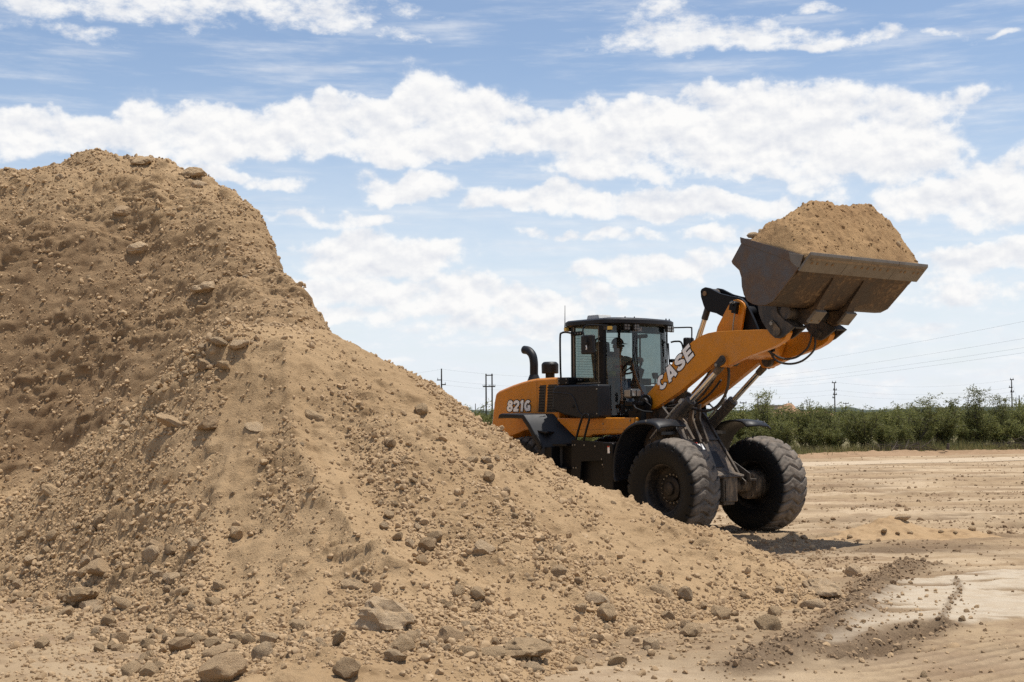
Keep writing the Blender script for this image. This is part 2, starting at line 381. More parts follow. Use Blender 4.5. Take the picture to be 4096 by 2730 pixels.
def old_attr(t, c, P, n1, n2):
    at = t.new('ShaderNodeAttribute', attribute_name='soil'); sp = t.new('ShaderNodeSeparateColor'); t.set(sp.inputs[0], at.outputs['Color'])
    c = t.mix(t.math('MULTIPLY', sp.outputs[0], t.ramp(n1, .35, .65, .55, .9)), c, (.205, .130, .071))     # moist cut soil, with the face's shade painted into the darker tone
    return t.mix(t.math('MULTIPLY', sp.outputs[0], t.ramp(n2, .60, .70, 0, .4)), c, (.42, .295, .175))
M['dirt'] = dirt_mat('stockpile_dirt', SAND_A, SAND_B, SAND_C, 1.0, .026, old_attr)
M['load'] = dirt_mat('bucket_dirt', (.37, .235, .118), (.31, .19, .094), (.20, .12, .06), 1.5, .02)
M['yellow_dirt'] = dirt_mat('ochre_dirt', (.40, .275, .155), (.36, .24, .13), (.25, .16, .088), 1.5)
def rock_mat(name, ca, cb_, cc):
    m, t, b = base_mat(name); P = coords(t); inf = t.new('ShaderNodeObjectInfo')
    q = t.vmath('ADD', P, t.vmath('MULTIPLY', inf.outputs['Location'], (3.1, 3.7, 2.9)))
    n0 = t.noise(q, 5, 5, .6); n1 = t.noise(q, 24, 6, .65); n2 = t.noise(q, 90, 3)
    c = t.mix(t.ramp(n0, .35, .65), ca, cb_); c = t.mix(t.math('MULTIPLY', t.ramp(n1, .54, .68), .6), c, cc)
    c = t.mix(1.0, c, t.math('MULTIPLY_ADD', inf.outputs['Random'], .30, .84), blend='MULTIPLY')
    gn = t.new('ShaderNodeSeparateXYZ'); t.set(gn.inputs[0], t.new('ShaderNodeNewGeometry').outputs['Normal'])
    c = t.mix(t.math('MULTIPLY', t.ramp(gn.outputs[2], .35, .95), t.ramp(n0, .35, .6, .15, .75)), c, (.42, .295, .172))   # soil lying on top
    t.set(b.inputs['Base Color'], c); b.inputs['Roughness'].default_value = .95; b.inputs['Specular IOR Level'].default_value = .08
    bump(t, b, t.math('ADD', t.math('MULTIPLY', n1, .8), t.math('ADD', t.math('MULTIPLY', n2, .3), n0)), .02); return m
M['rock'] = rock_mat('tan_stone', (.47, .335, .20), (.40, .278, .16), (.54, .405, .26))
M['rock_pale'] = rock_mat('pale_limestone', (.52, .385, .245), (.45, .325, .20), (.37, .26, .155))
M['rock_dark'] = rock_mat('brown_stone', (.37, .256, .152), (.41, .286, .168), (.29, .198, .115))
M['pebble'] = dirt_mat('pebble_stone', (.43, .30, .174), (.365, .25, .142), (.51, .378, .24), 6.0, .004)
M['clod'] = dirt_mat('dark_soil_clod', (.29, .198, .118), (.33, .228, .136), (.20, .136, .082), 4.0, .006)
M['wood'] = paint('weathered_pole_wood', (.045, .036, .030), .9, dust=.2, dscale=1.2)
M['wire'] = paint('power_wire', (.20, .20, .21), .6, dust=0)
M['insul'] = paint('pole_insulator', (.12, .11, .10), .4, dust=.1)
def leaf_mat(name, ca, cb_, cc):
    m, t, b = base_mat(name); P = coords(t); inf = t.new('ShaderNodeObjectInfo')
    n = t.noise(P, 1.7, 4); n2 = t.noise(P, 9, 2)
    c = t.mix(t.ramp(n, .35, .65), ca, cb_); c = t.mix(t.ramp(n2, .58, .72, 0, .6), c, cc)
    c = t.mix(1.0, c, t.math('MULTIPLY_ADD', inf.outputs['Random'], .45, .78), blend='MULTIPLY')
    t.set(b.inputs['Base Color'], c); b.inputs['Roughness'].default_value = .6; b.inputs['Specular IOR Level'].default_value = .25
    b.inputs['Transmission Weight'].default_value = 0.0
    out = t.n['Material Output']; tl = t.new('ShaderNodeBsdfTranslucent'); t.set(tl.inputs[0], c); mx = t.new('ShaderNodeMixShader'); mx.inputs[0].default_value = .45
    t.l.new(b.outputs[0], mx.inputs[1]); t.l.new(tl.outputs[0], mx.inputs[2]); t.l.new(mx.outputs[0], out.inputs[0]); return m
M['leaf'] = leaf_mat('mesquite_leaf', (.200, .200, .062), (.145, .155, .048), (.27, .24, .11))
M['grass'] = leaf_mat('dry_grass', (.15, .155, .055), (.20, .17, .075), (.27, .22, .11))
M['bark'] = paint('mesquite_bark', (.040, .032, .026), .9, dust=.15, dscale=3)
M['dead'] = paint('dead_branch', (.085, .065, .048), .9, dust=.25, dscale=3)
# ---- numpy noise -------------------------------------------------------------------------
def _hash(ix, iy, seed):
    h = (ix.astype(np.int64) * 374761393 + iy.astype(np.int64) * 668265263 + seed * 974634777) & 0xffffffff
    h = ((h ^ (h >> 13)) * 1274126177) & 0xffffffff
    h = ((h ^ (h >> 16)) * 2246822519) & 0xffffffff
    return ((h ^ (h >> 15)) & 0xffffff) / float(0xffffff)

def vnoise(x, y, seed=0):
    x = np.asarray(x, float); y = np.asarray(y, float)
    x, y = np.broadcast_arrays(x, y)
    ix = np.floor(x); iy = np.floor(y); fx = x - ix; fy = y - iy
    fx = fx * fx * fx * (fx * (fx * 6 - 15) + 10); fy = fy * fy * fy * (fy * (fy * 6 - 15) + 10)
    a = _hash(ix, iy, seed); b = _hash(ix + 1, iy, seed); c = _hash(ix, iy + 1, seed); d = _hash(ix + 1, iy + 1, seed)
    return (a + (b - a) * fx) * (1 - fy) + (c + (d - c) * fx) * fy        # 0..1

def fbm(x, y, octaves=4, seed=0, gain=.5, lac=2.03):
    s = 0; amp = 1; tot = 0
    for o in range(octaves):
        s = s + amp * (vnoise(x, y, seed + o * 17) - .5) * 2; tot += amp
        x = np.asarray(x) * lac + 11.3; y = np.asarray(y) * lac + 4.7; amp *= gain
    return s / tot                                                         # -1..1

def smooth01(t):
    t = np.clip(t, 0, 1); return t * t * (3 - 2 * t)

# ---- shape of the stockpile: control points (x, y, z) in metres --------------------------
CONE_PTS = [  # fresh front cone: crest with its long tail, left crest, back slope, foot, and under the ground
 (-3.35,16.0,3.05),(-2.94,16.9,3.03),(-2.33,17.5,2.95),(-1.55,17.0,2.53),(-.95,16.8,2.26),(-.25,16.3,1.77),(.56,15.9,1.27),
 (1.29,15.6,1.0),(2.23,15.3,.71),(2.96,15.1,.38),(3.25,14.95,.16),
 (-3.83,16.2,2.7),(-4.35,16.5,2.33),(-5.26,16.9,1.7),(-6.31,17.3,.93),(-7.4,17.6,.35),(-8.6,18,-.1),
 (-3.6,17.5,2.2),(-4.4,17.9,1.3),(-5.4,18.3,.8),(-6.4,18.6,.3),(-2.4,18.9,2.1),(-1.6,18.8,1.6),(-3.2,19.5,1.4),(-5,20,0),(-7,19.6,-.3),(-2.2,21,.6),
 (-.4,21.2,-.05),(.6,19.2,-.05),(1.6,18.0,-.05),(2.6,17.0,-.05),(3.5,15.9,-.05),(-.5,19.2,.85),(.4,17.6,.55),(1.3,16.9,.35),(-2,23.5,-.3),(-5,23,-.6),(-9,22,-.6),
 (-5.82,15.59,0),(-4.93,14.87,0),(-4.25,14.14,0),(-3.55,13.21,0),(-2.77,11.51,.03),(-2.36,10.23,.14),(-1.36,9.9,.24),(-.49,10.2,.16),(.2,10.7,.05),
 (.92,11.78,0),(1.53,12.75,0),(2.27,13.7,0),(3.0,13.9,0),(3.4,14.4,0),(-7,16.2,.02),(-8.6,16.8,0),(-10,17.3,-.1),
 (-5.6,14.4,-.18),(-4.2,12.9,-.18),(-3.5,10.8,-.15),(-3.1,9.2,-.10),(-1.4,8.7,.04),(.1,9.3,-.08),(1.3,10.9,-.2),(2.2,12.4,-.2),(3.3,12.9,-.2),(4.3,14.3,-.25),
 (4.5,16,-.3),(-8,15.2,-.2),(-12.5,16,-.3),(3.5,17.5,-.3),(2.4,19.2,-.3),(1.4,21,-.3),(.4,24,-.3),(-9,11,-.5),(-12.5,12,-.5),(-12.5,20,-.6),(4.4,30,-.6),(4.4,24,-.5),(0,34,-.6),(-9,34,-.6),
]
MOUND_PTS = [  # the old mound: skyline, brim of the cut, face, foot, apron, back
 (-12.5,24.5,5.6),(-10.38,24.0,6.05),(-9.05,24.0,6.2),(-8.39,24.0,6.40),(-7.75,24.0,6.58),(-7.17,23.9,6.54),(-6.45,23.7,6.44),(-5.47,23.2,6.17),(-4.92,22.7,5.82),(-4.16,22.0,5.29),(-3.9,21.5,4.91),(-3.5,20.8,4.4),(-3.0,20.0,3.85),(-2.73,19.4,3.46),(-2.5,18.8,3.08),
 (-12.5,21.9,4.3),(-9.36,21.7,4.46),(-8.13,21.6,4.6),(-6.94,21.6,4.79),(-5.88,21.5,4.87),(-4.91,21.4,4.93),(-4.36,21.4,5.04),
 (-9.09,21.1,3.42),(-7.89,21.0,3.4),(-6.7,20.9,3.39),(-5.47,20.6,3.55),(-4.65,20.3,3.71),(-4.09,20.3,4.0),(-3.57,20.1,3.87),(-8.77,20.4,2.06),(-7.67,20.45,2.24),(-6.5,20.3,2.23),(-5.49,20.0,2.58),(-4.53,19.8,3.19),(-3.89,19.5,3.45),(-3.32,19.1,3.35),(-2.94,18.9,3.26),
 (-12.5,20.2,1.2),(-8.49,19.8,0.94),(-7.41,19.8,1.09),(-6.69,19.8,1.32),(-5.97,19.8,1.79),(-5.23,19.7,2.36),(-4.44,19.4,2.92),(-3.58,18.6,3.11),(-2.83,18.2,2.98),
 (-6.9,18.8,.85),(-6.54,17.6,.62),(-7.8,18.5,.6),(-5.6,18.5,.9),(-4.7,18.4,1.2),(-3.8,17.9,1.7),(-2.6,17.2,2.0),(-7.3,16.9,.2),(-8.6,17.2,.15),(-5.5,16.2,0),(-3.5,15.2,0),(-2,15.5,.3),(-12.5,18,0),(-9,15,-.4),(-12.5,15,-.4),(-3,12,-.6),
 (-2.0,19.4,2.5),(-1.5,18.2,2.0),(-1.2,20.5,1.2),(-2.6,22.5,1.6),(-3.2,24.5,1.6),(-4.6,26,2.9),(-6.5,27,4.4),(-9,27.5,4.8),(-12.5,27.5,4.2),(-.8,17,.6),(.5,18,-.3),(2,16,-.6),(1,12,-.8),
 (-12.5,32,0.2),(-9,32.5,.2),(-6,31.5,.1),(-3.6,29.5,-.1),(-2.0,26.5,-.1),(-.9,23.5,-.1),(.4,24,-.3),(-.8,28,-.3),(-3,31.5,-.3),(-8,35,-.3),(-12.5,35,-.3),(2.4,20,-.4),(4.4,30,-.6),(4.4,24,-.6),(1,34,-.5),(-3.95,22.3,4.4),(-3.55,22.2,3.5),(-2.6,19.7,3.0),(-2.9,20.9,2.9),(-3.7,23.1,3.7),
]
class Rbf:
    def __init__(s, pts):
        s.P = np.array(pts, float); n = len(s.P); d = np.hypot(s.P[:, None, 0] - s.P[None, :, 0], s.P[:, None, 1] - s.P[None, :, 1])
        A = np.zeros((n + 3, n + 3)); A[:n, :n] = d - .02 * np.eye(n); A[:n, n] = 1; A[:n, n + 1:] = s.P[:, :2]; A[n, :n] = 1; A[n + 1:, :n] = s.P[:, :2].T
        s.w = np.linalg.solve(A, np.r_[s.P[:, 2], 0, 0, 0])
    def __call__(s, X, Y):
        z = s.w[-3] + s.w[-2] * X + s.w[-1] * Y
        for i in range(len(s.P)): z = z + s.w[i] * np.hypot(X - s.P[i, 0], Y - s.P[i, 1])
        return z
CONE, MOUND = Rbf(CONE_PTS), Rbf(MOUND_PTS)

def segdist(X, Y, pts):
    best = np.full(np.shape(X), 1e9); par = np.zeros(np.shape(X)); L = 0
    for (x0, y0), (x1, y1) in zip(pts[:-1], pts[1:]):
        dx, dy = x1 - x0, y1 - y0; l = math.hypot(dx, dy)
        t = np.clip(((X - x0) * dx + (Y - y0) * dy) / (l * l), 0, 1)
        d = np.hypot(X - x0 - t * dx, Y - y0 - t * dy); m = d < best
        best = np.where(m, d, best); par = np.where(m, L + t * l, par); L += l
    return best, par

RIB = [(-2.75, 15.7), (-2.3, 14.6), (-1.75, 13.6), (-1.1, 12.4)]
def pile_height(X, Y, want_old=False):
    X = np.asarray(X, float); Y = np.asarray(Y, float)
    wx = .16 * fbm(X * .9, Y * .9, 3, 71); wy = .16 * fbm(X * .9 + 40, Y * .9, 3, 72)
    zc = CONE(X + wx * .5, Y + wy * .5); zm = MOUND(X + wx, Y + wy)
    # cone: shallow ribs and rills run down from its crest, one long rib with a hollow beside it
    kc = np.clip(zc / .5, 0, 1); cx, cy = -2.9, 17.0; th = np.arctan2(Y - cy, X - cx); r = np.hypot(X - cx, Y - cy); far = np.clip(r / 3, 0, 1)
    zc = zc + kc * far * (.13 * fbm(th * 5.5, r * .22, 3, 5) + .05 * fbm(th * 16, r * .5, 2, 6))
    rd, _ = segdist(X + wx, Y + wy, RIB); zc = zc + kc * (.22 * np.exp(-rd / .22) - .20 * np.exp(-((X + 1.95) / .42) ** 2 - ((Y - 14.75) / .5) ** 2))
    # mound: slumps and a few broad flutes in the cut face
    km = np.clip(zm / .5, 0, 1); sl = Y + zm
    zm = zm + km * (.16 * fbm(X * 1.1 + .3 * Y, sl * .35, 3, 9) + .13 * fbm(X * 1.5, sl * 1.5, 3, 14))
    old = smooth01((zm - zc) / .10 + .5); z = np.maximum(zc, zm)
    return (z, old) if want_old else z
RUNS_OF_SAND = [[(-2.45, 15.5), (-1.95, 14.4), (-1.35, 13.4), (-.8, 12.6)], [(-2.3, 17.0), (-1.4, 16.1), (-.4, 15.0), (.3, 14.2)], [(-3.1, 15.6), (-3.0, 14.6), (-2.6, 13.4)], [(.9, 15.2), (1.3, 14.4), (1.7, 13.8)]]
def sand_run(X, Y):
    m = np.zeros(np.shape(X))
    for r in RUNS_OF_SAND: m = np.maximum(m, np.exp(-(segdist(X + .15 * fbm(X * 2, Y * 2, 2, 45), Y, r)[0] / .26) ** 2))
    return m
def pile_disp(X, Y, zb, old):
    """clods and crumbs, measured along the slope so that the steep face is not streaked"""
    k = np.clip((zb + .05) / .35, 0, 1); S = Y + 1.05 * zb; X = X + .05 * fbm(X * 5, S * 5, 2, 51); am = .80 + .10 * old
    pm = smooth01((fbm(X * .75, S * .75, 4, 61) + .12) / .34)                        # crumbly here, fine sand there
    d = .050 * fbm(X * 2.6, S * 2.6, 4, 21) + old * .045 * (np.abs(fbm(X * 1.7, S * 1.7, 4, 24)) - .2) + .012 * fbm(X * 15, S * 15, 2, 22)
    sr = sand_run(X, Y); pm = pm * (1 - .9 * sr)
    for f, amp, th, sd in ((5.3, .058, .62, 31), (9.7, .052, .60, 33), (18, .036, .58, 35), (33, .014, .55, 37)):
        n = vnoise(X * f, S * f, sd); d = d + am * (.25 + .75 * pm) * amp * np.sqrt(np.clip((n - th) / (1 - th), 0, 1))
    return d * k
# =========================================================================================
# GROUND AND ROAD
# =========================================================================================
BERM = [(5.2, 17.6), (4.86, 17.1), (4.11, 15.67), (3.65, 14.43), (3.14, 13.06), (2.75, 12.19), (2.18, 11.23), (1.75, 10.6)]
SLAB = [(3.80, 14.6), (4.45, 15.9), (6.3, 17.1), (9.5, 17.8), (9.5, 14.8), (5.6, 13.3), (3.99, 12.62), (3.56, 12.5), (3.05, 11.5), (2.50, 11.55), (3.05, 12.8), (3.5, 13.8)]
CRACK = [(5.1, 15.8), (4.7, 14.6), (4.25, 13.5), (3.9, 12.6)]
TRENCH = [(3.85, 12.65), (3.45, 12.1), (3.05, 11.5), (2.75, 11.1)]
def poly_mask(X, Y, poly, soft=.12):
    X, Y = np.broadcast_arrays(X, Y)
    inside = np.zeros(X.shape, bool); n = len(poly)
    for i in range(n):
        (x0, y0), (x1, y1) = poly[i], poly[(i + 1) % n]
        c = ((y0 > Y) != (y1 > Y)) & (X < (x1 - x0) * (Y - y0) / (y1 - y0 + 1e-12) + x0); inside ^= c
    d, _ = segdist(X, Y, poly + [poly[0]]); d = np.where(inside, d, -d)
    return smooth01((d + soft) / (2 * soft))
def ground_fields(X, Y):
    wx = .16 * fbm(X * 2.2, Y * 2.2, 3, 101); wy = .16 * fbm(X * 2.2 + 9, Y * 2.2, 3, 102)
    near = smooth01((58 - Y) / 12) * smooth01((40 - np.abs(X)) / 10)
    z = near * (.018 * fbm(X * .5, Y * .5, 3, 111) + .026 * fbm(X * 1.3, Y * 3.0, 3, 112) + .014 * np.abs(fbm(X * 7, Y * 10, 3, 113)) + .004 * fbm(X * 20, Y * 26, 2, 114))
    bd, bp = segdist(X + wx * .9, Y + wy * .9, BERM)
    berm = np.exp(-(bd / .19) ** 2) * (.55 + .6 * vnoise(bp * 2.3, bp * .3, 5)); bermw = np.exp(-(bd / .26) ** 2)
    slab = poly_mask(X + wx * .25, Y + wy * .25, SLAB, .05)
    patch = smooth01((fbm(X * 1.1, Y * 2.6, 4, 131) + .42) / .16)
    td, _ = segdist(X + wx * .6, Y + wy * .6, TRENCH); slabc = slab * patch * (1 - np.exp(-(td / .30) ** 4))
    cd_, _ = segdist(X + wx * .4, Y + wy * .4, CRACK); crack = np.exp(-(cd_ / .035) ** 2)
    trench = np.exp(-(td / .13) ** 2); trim = np.exp(-((td - .20) / .07) ** 2)
    z = z * (1 - .85 * slabc) + .022 * slabc * near
    clod = np.clip(vnoise(X * 14, Y * 14, 141) - .35, 0, 1) * .9 + np.clip(vnoise(X * 27, Y * 27, 142) - .4, 0, 1) * .5
    z = z + berm * (.06 + .085 * clod) + crack * (.012 + .05 * clod) * slab - trench * .17 + trim * (.0 + .07 * clod)
    # lug prints across the packed slab and ruts curving through the lower right corner
    s = (X - 3.2) * .55 - (Y - 10.2) * .83 + .10 * np.sin(X * 1.3); ru = smooth01((12.3 - Y) / .8) * smooth01((X - 2.2) / .9)
    z = z + ru * .016 * np.sin(s * 2 * math.pi / .17) * (.6 + .5 * fbm(X * 2, Y * 2, 2, 151))
    s2 = Y + .05 * np.sin(X * 2.1); tr = smooth01((19.6 - np.abs(Y - 20)) / .1) * 0
    lug = slab * .010 * np.clip(np.sin((X * .86 - Y * .35) * 2 * math.pi / .42), .55, 1); z = z + lug * 1.2
    rut = np.zeros(np.shape(X))
    for k_, y0 in enumerate((21.2, 23.4, 25.1, 25.9, 28.6, 31.0, 32.2, 36.0, 40.5, 45.0)):
        c_ = Y - y0 - (.05 + .03 * (k_ % 3)) * (X - 6) - .25 * np.sin(X * .35 + k_) - .12 * fbm(X * .9, k_ + 0 * X, 3, 300 + k_)
        wd_ = .10 + .006 * (y0 - 20); rut = np.maximum(rut, np.exp(-(c_ / wd_) ** 2) * smooth01((vnoise(X * .55, k_ * 3.1 + 0 * X, 310) - .25) / .3)); z = z + near * .05 * np.exp(-((c_ - 2 * wd_) / wd_) ** 2) * (.3 + vnoise(X * 3, k_ + 0 * X, 320)) - near * .03 * np.exp(-(c_ / wd_) ** 2)
    # churned, darker soil, and a band with the bucket's shadow painted in; packed pale slab; dry pale dust
    ch = smooth01((fbm(X * .55, Y * 1.5, 4, 161) - .02) / .30)
    shade_band = np.exp(-((Y - 19.7 - .06 * (X - 4)) / .85) ** 2) * smooth01((X - 2.6) / .8) * smooth01((7.6 - X) / 1.2)
    dark = np.clip(.95 * bermw + 1.0 * np.exp(-(td / .30) ** 4) + .8 * crack * slab + .30 * ch * (1 - slab) + 1.0 * shade_band * (.7 + .5 * ch) + ru * .35 * (np.sin(s * 2 * math.pi / .17) < -.3), 0, 1)
    dark = np.clip(dark + slab * (1 - patch) * .45 + .6 * rut * smooth01((X - 1.5) / 1.5), 0, 1)
    z = z + shade_band * .03 * np.abs(fbm(X * 5, Y * 9, 3, 171)) + .035 * ch * near * np.clip(fbm(X * 2.6, Y * 7, 3, 172), 0, 1) * (1 - slab)
    pale = smooth01((fbm(X * .38 + 3, Y * 1.1, 4, 181) - .05) / .3) * (1 - bermw) * (1 - slab)
    pale = np.clip(pale + np.exp(-((Y - 25.5) / 2.2) ** 2) * .6 + np.exp(-((X - 1.2) / 1.0) ** 2 - ((Y - 10.4) / .6) ** 2), 0, 1)
    sandy = smooth01((-.6 - X) / 1.2); pale = pale * (1 - .9 * sandy); dark = dark * (1 - .8 * sandy); z = z + near * sandy * .02 * fbm(X * 9, Y * 9, 2, 191)
    return z, dark, slabc, pale
def axis(fine0, fine1, step, lo, hi, g, mid, g2):
    a = list(np.arange(fine0, fine1, step)); s = step
    while a[-1] < hi: s *= g if a[-1] < mid else g2; a.append(a[-1] + s)
    s = step
    while a[0] > lo: s *= g2; a.insert(0, a[0] - s)
    return np.array(a)
gx = axis(-6.0, 9.0, .038, -9000, 9000, 1.03, 26, 1.2); gy = axis(8.6, 23.5, .038, -60, 12000, 1.0125, 62, 1.12)
GX, GY = np.meshgrid(gx, gy); GZ, gd, gs, gp = ground_fields(GX, GY)
def ground_attr(t, c, P, n1, n2):
    at = t.new('ShaderNodeAttribute', attribute_name='soil'); sp = t.new('ShaderNodeSeparateColor'); t.set(sp.inputs[0], at.outputs['Color'])
    st = t.noise(t.mapping(P, (.45, .85, 1)), 1.6, 8, .66); st2 = t.noise(t.mapping(P, (.14, .34, 1), loc=(5, 2, 0)), 1.0, 7, .62)
    st3 = t.noise(t.mapping(P, (.9, 1.4, 1), loc=(2, 8, 0)), 2.6, 8, .72)
    c = t.mix(t.math('MULTIPLY', t.ramp(st, .47, .64), .75), c, (.245, .162, .098))
    c = t.mix(t.math('MULTIPLY', t.ramp(st3, .56, .68), .70), c, (.20, .138, .088))
    c = t.mix(t.math('MULTIPLY', t.ramp(st2, .54, .72), .4), c, (.47, .365, .245))
    c = t.mix(t.math('MULTIPLY', sp.outputs[2], t.ramp(n1, .3, .6, .2, .75)), c, (.50, .385, .255))
    c = t.mix(t.math('MULTIPLY', sp.outputs[1], t.ramp(n1, .40, .60, .60, .92)), c, (.50, .42, .315))
    c = t.mix(t.math('MULTIPLY', sp.outputs[0], t.ramp(n2, .25, .6, .70, 1.0)), c, (.160, .110, .068))
    xyz = t.new('ShaderNodeSeparateXYZ'); t.set(xyz.inputs[0], P)
    yy = t.math('MULTIPLY_ADD', xyz.outputs[0], -.45, xyz.outputs[1])
    veg = t.math('MULTIPLY', t.ramp(yy, 57, 64), t.ramp(t.noise(P, .5, 4), .30, .55, .55, .95))
    return t.mix(veg, c, (.115, .105, .05))
M['ground'] = dirt_mat('packed_caliche', (.385, .280, .170), (.340, .240, .142), (.235, .160, .095), 1.0, .022, ground_attr)
gm = np_mesh('ground', np.stack([GX, GY, GZ], -1).reshape(-1, 3), grid_faces(len(gx), len(gy)), M['ground'])
ca = gm.color_attributes.new('soil', 'FLOAT_COLOR', 'POINT')
ca.data.foreach_set('color', np.stack([gd, gs, gp, np.ones_like(gd)], -1).astype(np.float32).ravel())
ground = tag(obj_from('ground', gm), 'flat pale caliche yard with churned dark soil and tyre ruts', None, None, 'structure')
# pale graded track along the scrub
rx = np.linspace(-60, 120, 300); ry0 = 52.2 + .46 * (rx - 11) + .25 * np.sin(rx * .3); wv = 1.75 + .2 * np.sin(rx * .7 + 1)
RV = np.concatenate([np.stack([rx, ry0 - wv, np.full_like(rx, .012)], -1), np.stack([rx, ry0 + wv, np.full_like(rx, .012)], -1)])
i = np.arange(299); road_me = np_mesh('road', RV, np.stack([i, i + 1, i + 301, i + 300], -1), dirt_mat('pale_track', (.46, .362, .25), (.43, .335, .23), (.36, .27, .18), .6, .004))
tag(obj_from('road', road_me), 'pale graded dirt track running along the scrub', None, None, 'structure')
# low soil bank between the track and the scrub
bx = np.arange(-40, 80, .25); bank_y = np.linspace(-2.2, 2.2, 22); BX, BT = np.meshgrid(bx, bank_y)
BY = BT + 59.8 + .46 * (BX - 11) + .3 * np.sin(BX * .5)
BZ = (.12 + .16 * fbm(BX * .5, BT, 3, 7) + .10 * fbm(BX * 2.2, BT * 2.2, 2, 8)) * np.clip(1 - (BT / 2.2) ** 2, 0, 1) - .02
bank = obj_from('soil_bank', np_mesh('soil_bank', np.stack([BX, BY, BZ], -1).reshape(-1, 3), grid_faces(len(bx), 22), M['yellow_dirt'] if False else dirt_mat('bank_soil', (.34, .225, .135), (.29, .19, .11), (.19, .125, .075), .8, .03)))
tag(bank, 'low reddish soil bank between the pale track and the scrub', None, None, 'structure')

# =========================================================================================
# DIRT PILE
# =========================================================================================
px_ = np.concatenate([np.arange(-12.4, -9.6, .12), np.arange(-9.6, -7.2, .042), np.arange(-7.2, 4.4, .027)]); py_ = np.concatenate([np.arange(8.8, 18.4, .027), np.arange(18.4, 19.2, .03), np.arange(19.2, 22.2, .016), np.arange(22.2, 25.2, .036), np.arange(25.2, 34.5, .16)])
PX, PY = np.meshgrid(px_, py_); ZB, POLD = pile_height(PX, PY, True); PD = pile_disp(PX, PY, ZB, POLD)
gyy, gxx = np.gradient(ZB, py_, px_); PN = np.stack([-gxx, -gyy, np.ones_like(ZB)], -1); PN /= np.linalg.norm(PN, axis=-1, keepdims=True)
PZ = ZB + PD / np.maximum(PN[..., 2], .4)                            # height seen from above, for whatever rests on it
SINK = -.30
keep = PZ > SINK
pm_v = (np.stack([PX, PY, np.maximum(ZB, SINK)], -1) + PN * PD[..., None]).reshape(-1, 3); pf = grid_faces(len(px_), len(py_))
pf = pf[keep.ravel()[pf].any(1)]; used = np.unique(pf); remap = np.full(len(pm_v), -1); remap[used] = np.arange(len(used))
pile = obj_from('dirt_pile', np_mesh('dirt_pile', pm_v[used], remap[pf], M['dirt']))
damp_shade = (POLD * (1 - .85 * smooth01((PZ - 4.7 + .10 * (PX + 6)) / .7)) * smooth01((PZ - .7) / .8) * (.45 + .55 * smooth01((-4.6 - PX) / 1.6))).ravel()[used]  # mask for moist soil plus the shade painted on the cut face
pc_ = pile.data.color_attributes.new('soil', 'FLOAT_COLOR', 'POINT'); pc_.data.foreach_set('color', np.stack([damp_shade, damp_shade * 0, damp_shade * 0, damp_shade * 0 + 1], -1).astype(np.float32).ravel())
tag(pile, 'huge stockpile of sandy dirt, steep cut face behind a fresh stony cone', 'dirt pile')
def top_z(x, y):
    """height of whatever the stones rest on"""
    x = np.asarray(x, float); y = np.asarray(y, float)
    return np.maximum(bil(x, y), ground_fields(x, y)[0])
def bil(x, y):
    ix = np.clip(np.searchsorted(px_, x) - 1, 0, len(px_) - 2); iy = np.clip(np.searchsorted(py_, y) - 1, 0, len(py_) - 2)
    fx = np.clip((x - px_[ix]) / (px_[ix + 1] - px_[ix]), 0, 1); fy = np.clip((y - py_[iy]) / (py_[iy + 1] - py_[iy]), 0, 1)
    return (PZ[iy, ix] * (1 - fx) + PZ[iy, ix + 1] * fx) * (1 - fy) + (PZ[iy + 1, ix] * (1 - fx) + PZ[iy + 1, ix + 1] * fx) * fy
def pile_normal(x, y, e=.05):
    gx1 = (top_z(np.asarray(x) + e, y) - top_z(np.asarray(x) - e, y)) / (2 * e); gy1 = (top_z(x, np.asarray(y) + e) - top_z(x, np.asarray(y) - e)) / (2 * e)
    n = np.stack([-gx1, -gy1, np.ones_like(gx1)], -1); return n / np.linalg.norm(n, axis=-1, keepdims=True)
def in_sight(x, y, z):
    """seen from where the photograph was taken, so no stones are spent on the back of the pile"""
    ok = np.ones(len(x), bool)
    for k in np.linspace(.62, .985, 46):
        ok &= (CAM_H + (z + .06 - CAM_H) * k) > bil(x * k, y * k) - .02
    return ok & (np.abs(x / y) < .41)

# ---- stones -----------------------------------------------------------------------------
def ico(sub):
    bm = bmesh.new(); bmesh.ops.create_icosphere(bm, subdivisions=sub, radius=1.0); bm.verts.ensure_lookup_table()
    V = np.array([v.co[:] for v in bm.verts]); F = np.array([[q.index for q in f.verts] for f in bm.faces]); bm.free(); return V, F
def n3(V, f, seed): return (vnoise(V[:, 0] * f + V[:, 2] * f * .71 + 9, V[:, 1] * f - V[:, 2] * f * .53 + 5, seed) + vnoise(V[:, 1] * f + 3, V[:, 2] * f + 7, seed + 1) - 1.0)
def stone_shape(kind, sub, seed):
    V, F = ico(sub); g = np.random.default_rng(seed); V = V.copy()
    cuts, lo, hi, amp = dict(R=(10, .62, .92, .10), A=(13, .52, .82, .08), B=(11, .60, .90, .17), L=(10, .58, .88, .10), F=(8, .7, .9, .06), D=(7, .70, .93, .06))[kind]
    for _ in range(cuts):
        n = g.normal(size=3); n /= np.linalg.norm(n); V = V - np.clip(V @ n - g.uniform(lo, hi), 0, None)[:, None] * n * .93
    V = V * (1 + amp * 1.6 * n3(V, 1.7, seed) + amp * n3(V, 4.1, seed + 7) + (amp * .7 * n3(V, 9.5, seed + 9) if sub > 2 else 0))[:, None]
    V = V * {'R': (1, .88, .82), 'A': (1, .85, .85), 'B': (1, .85, .80), 'L': (1.0, .50, .46), 'F': (1, .8, .26), 'D': (1, .85, .78)}[kind]
    return V, F
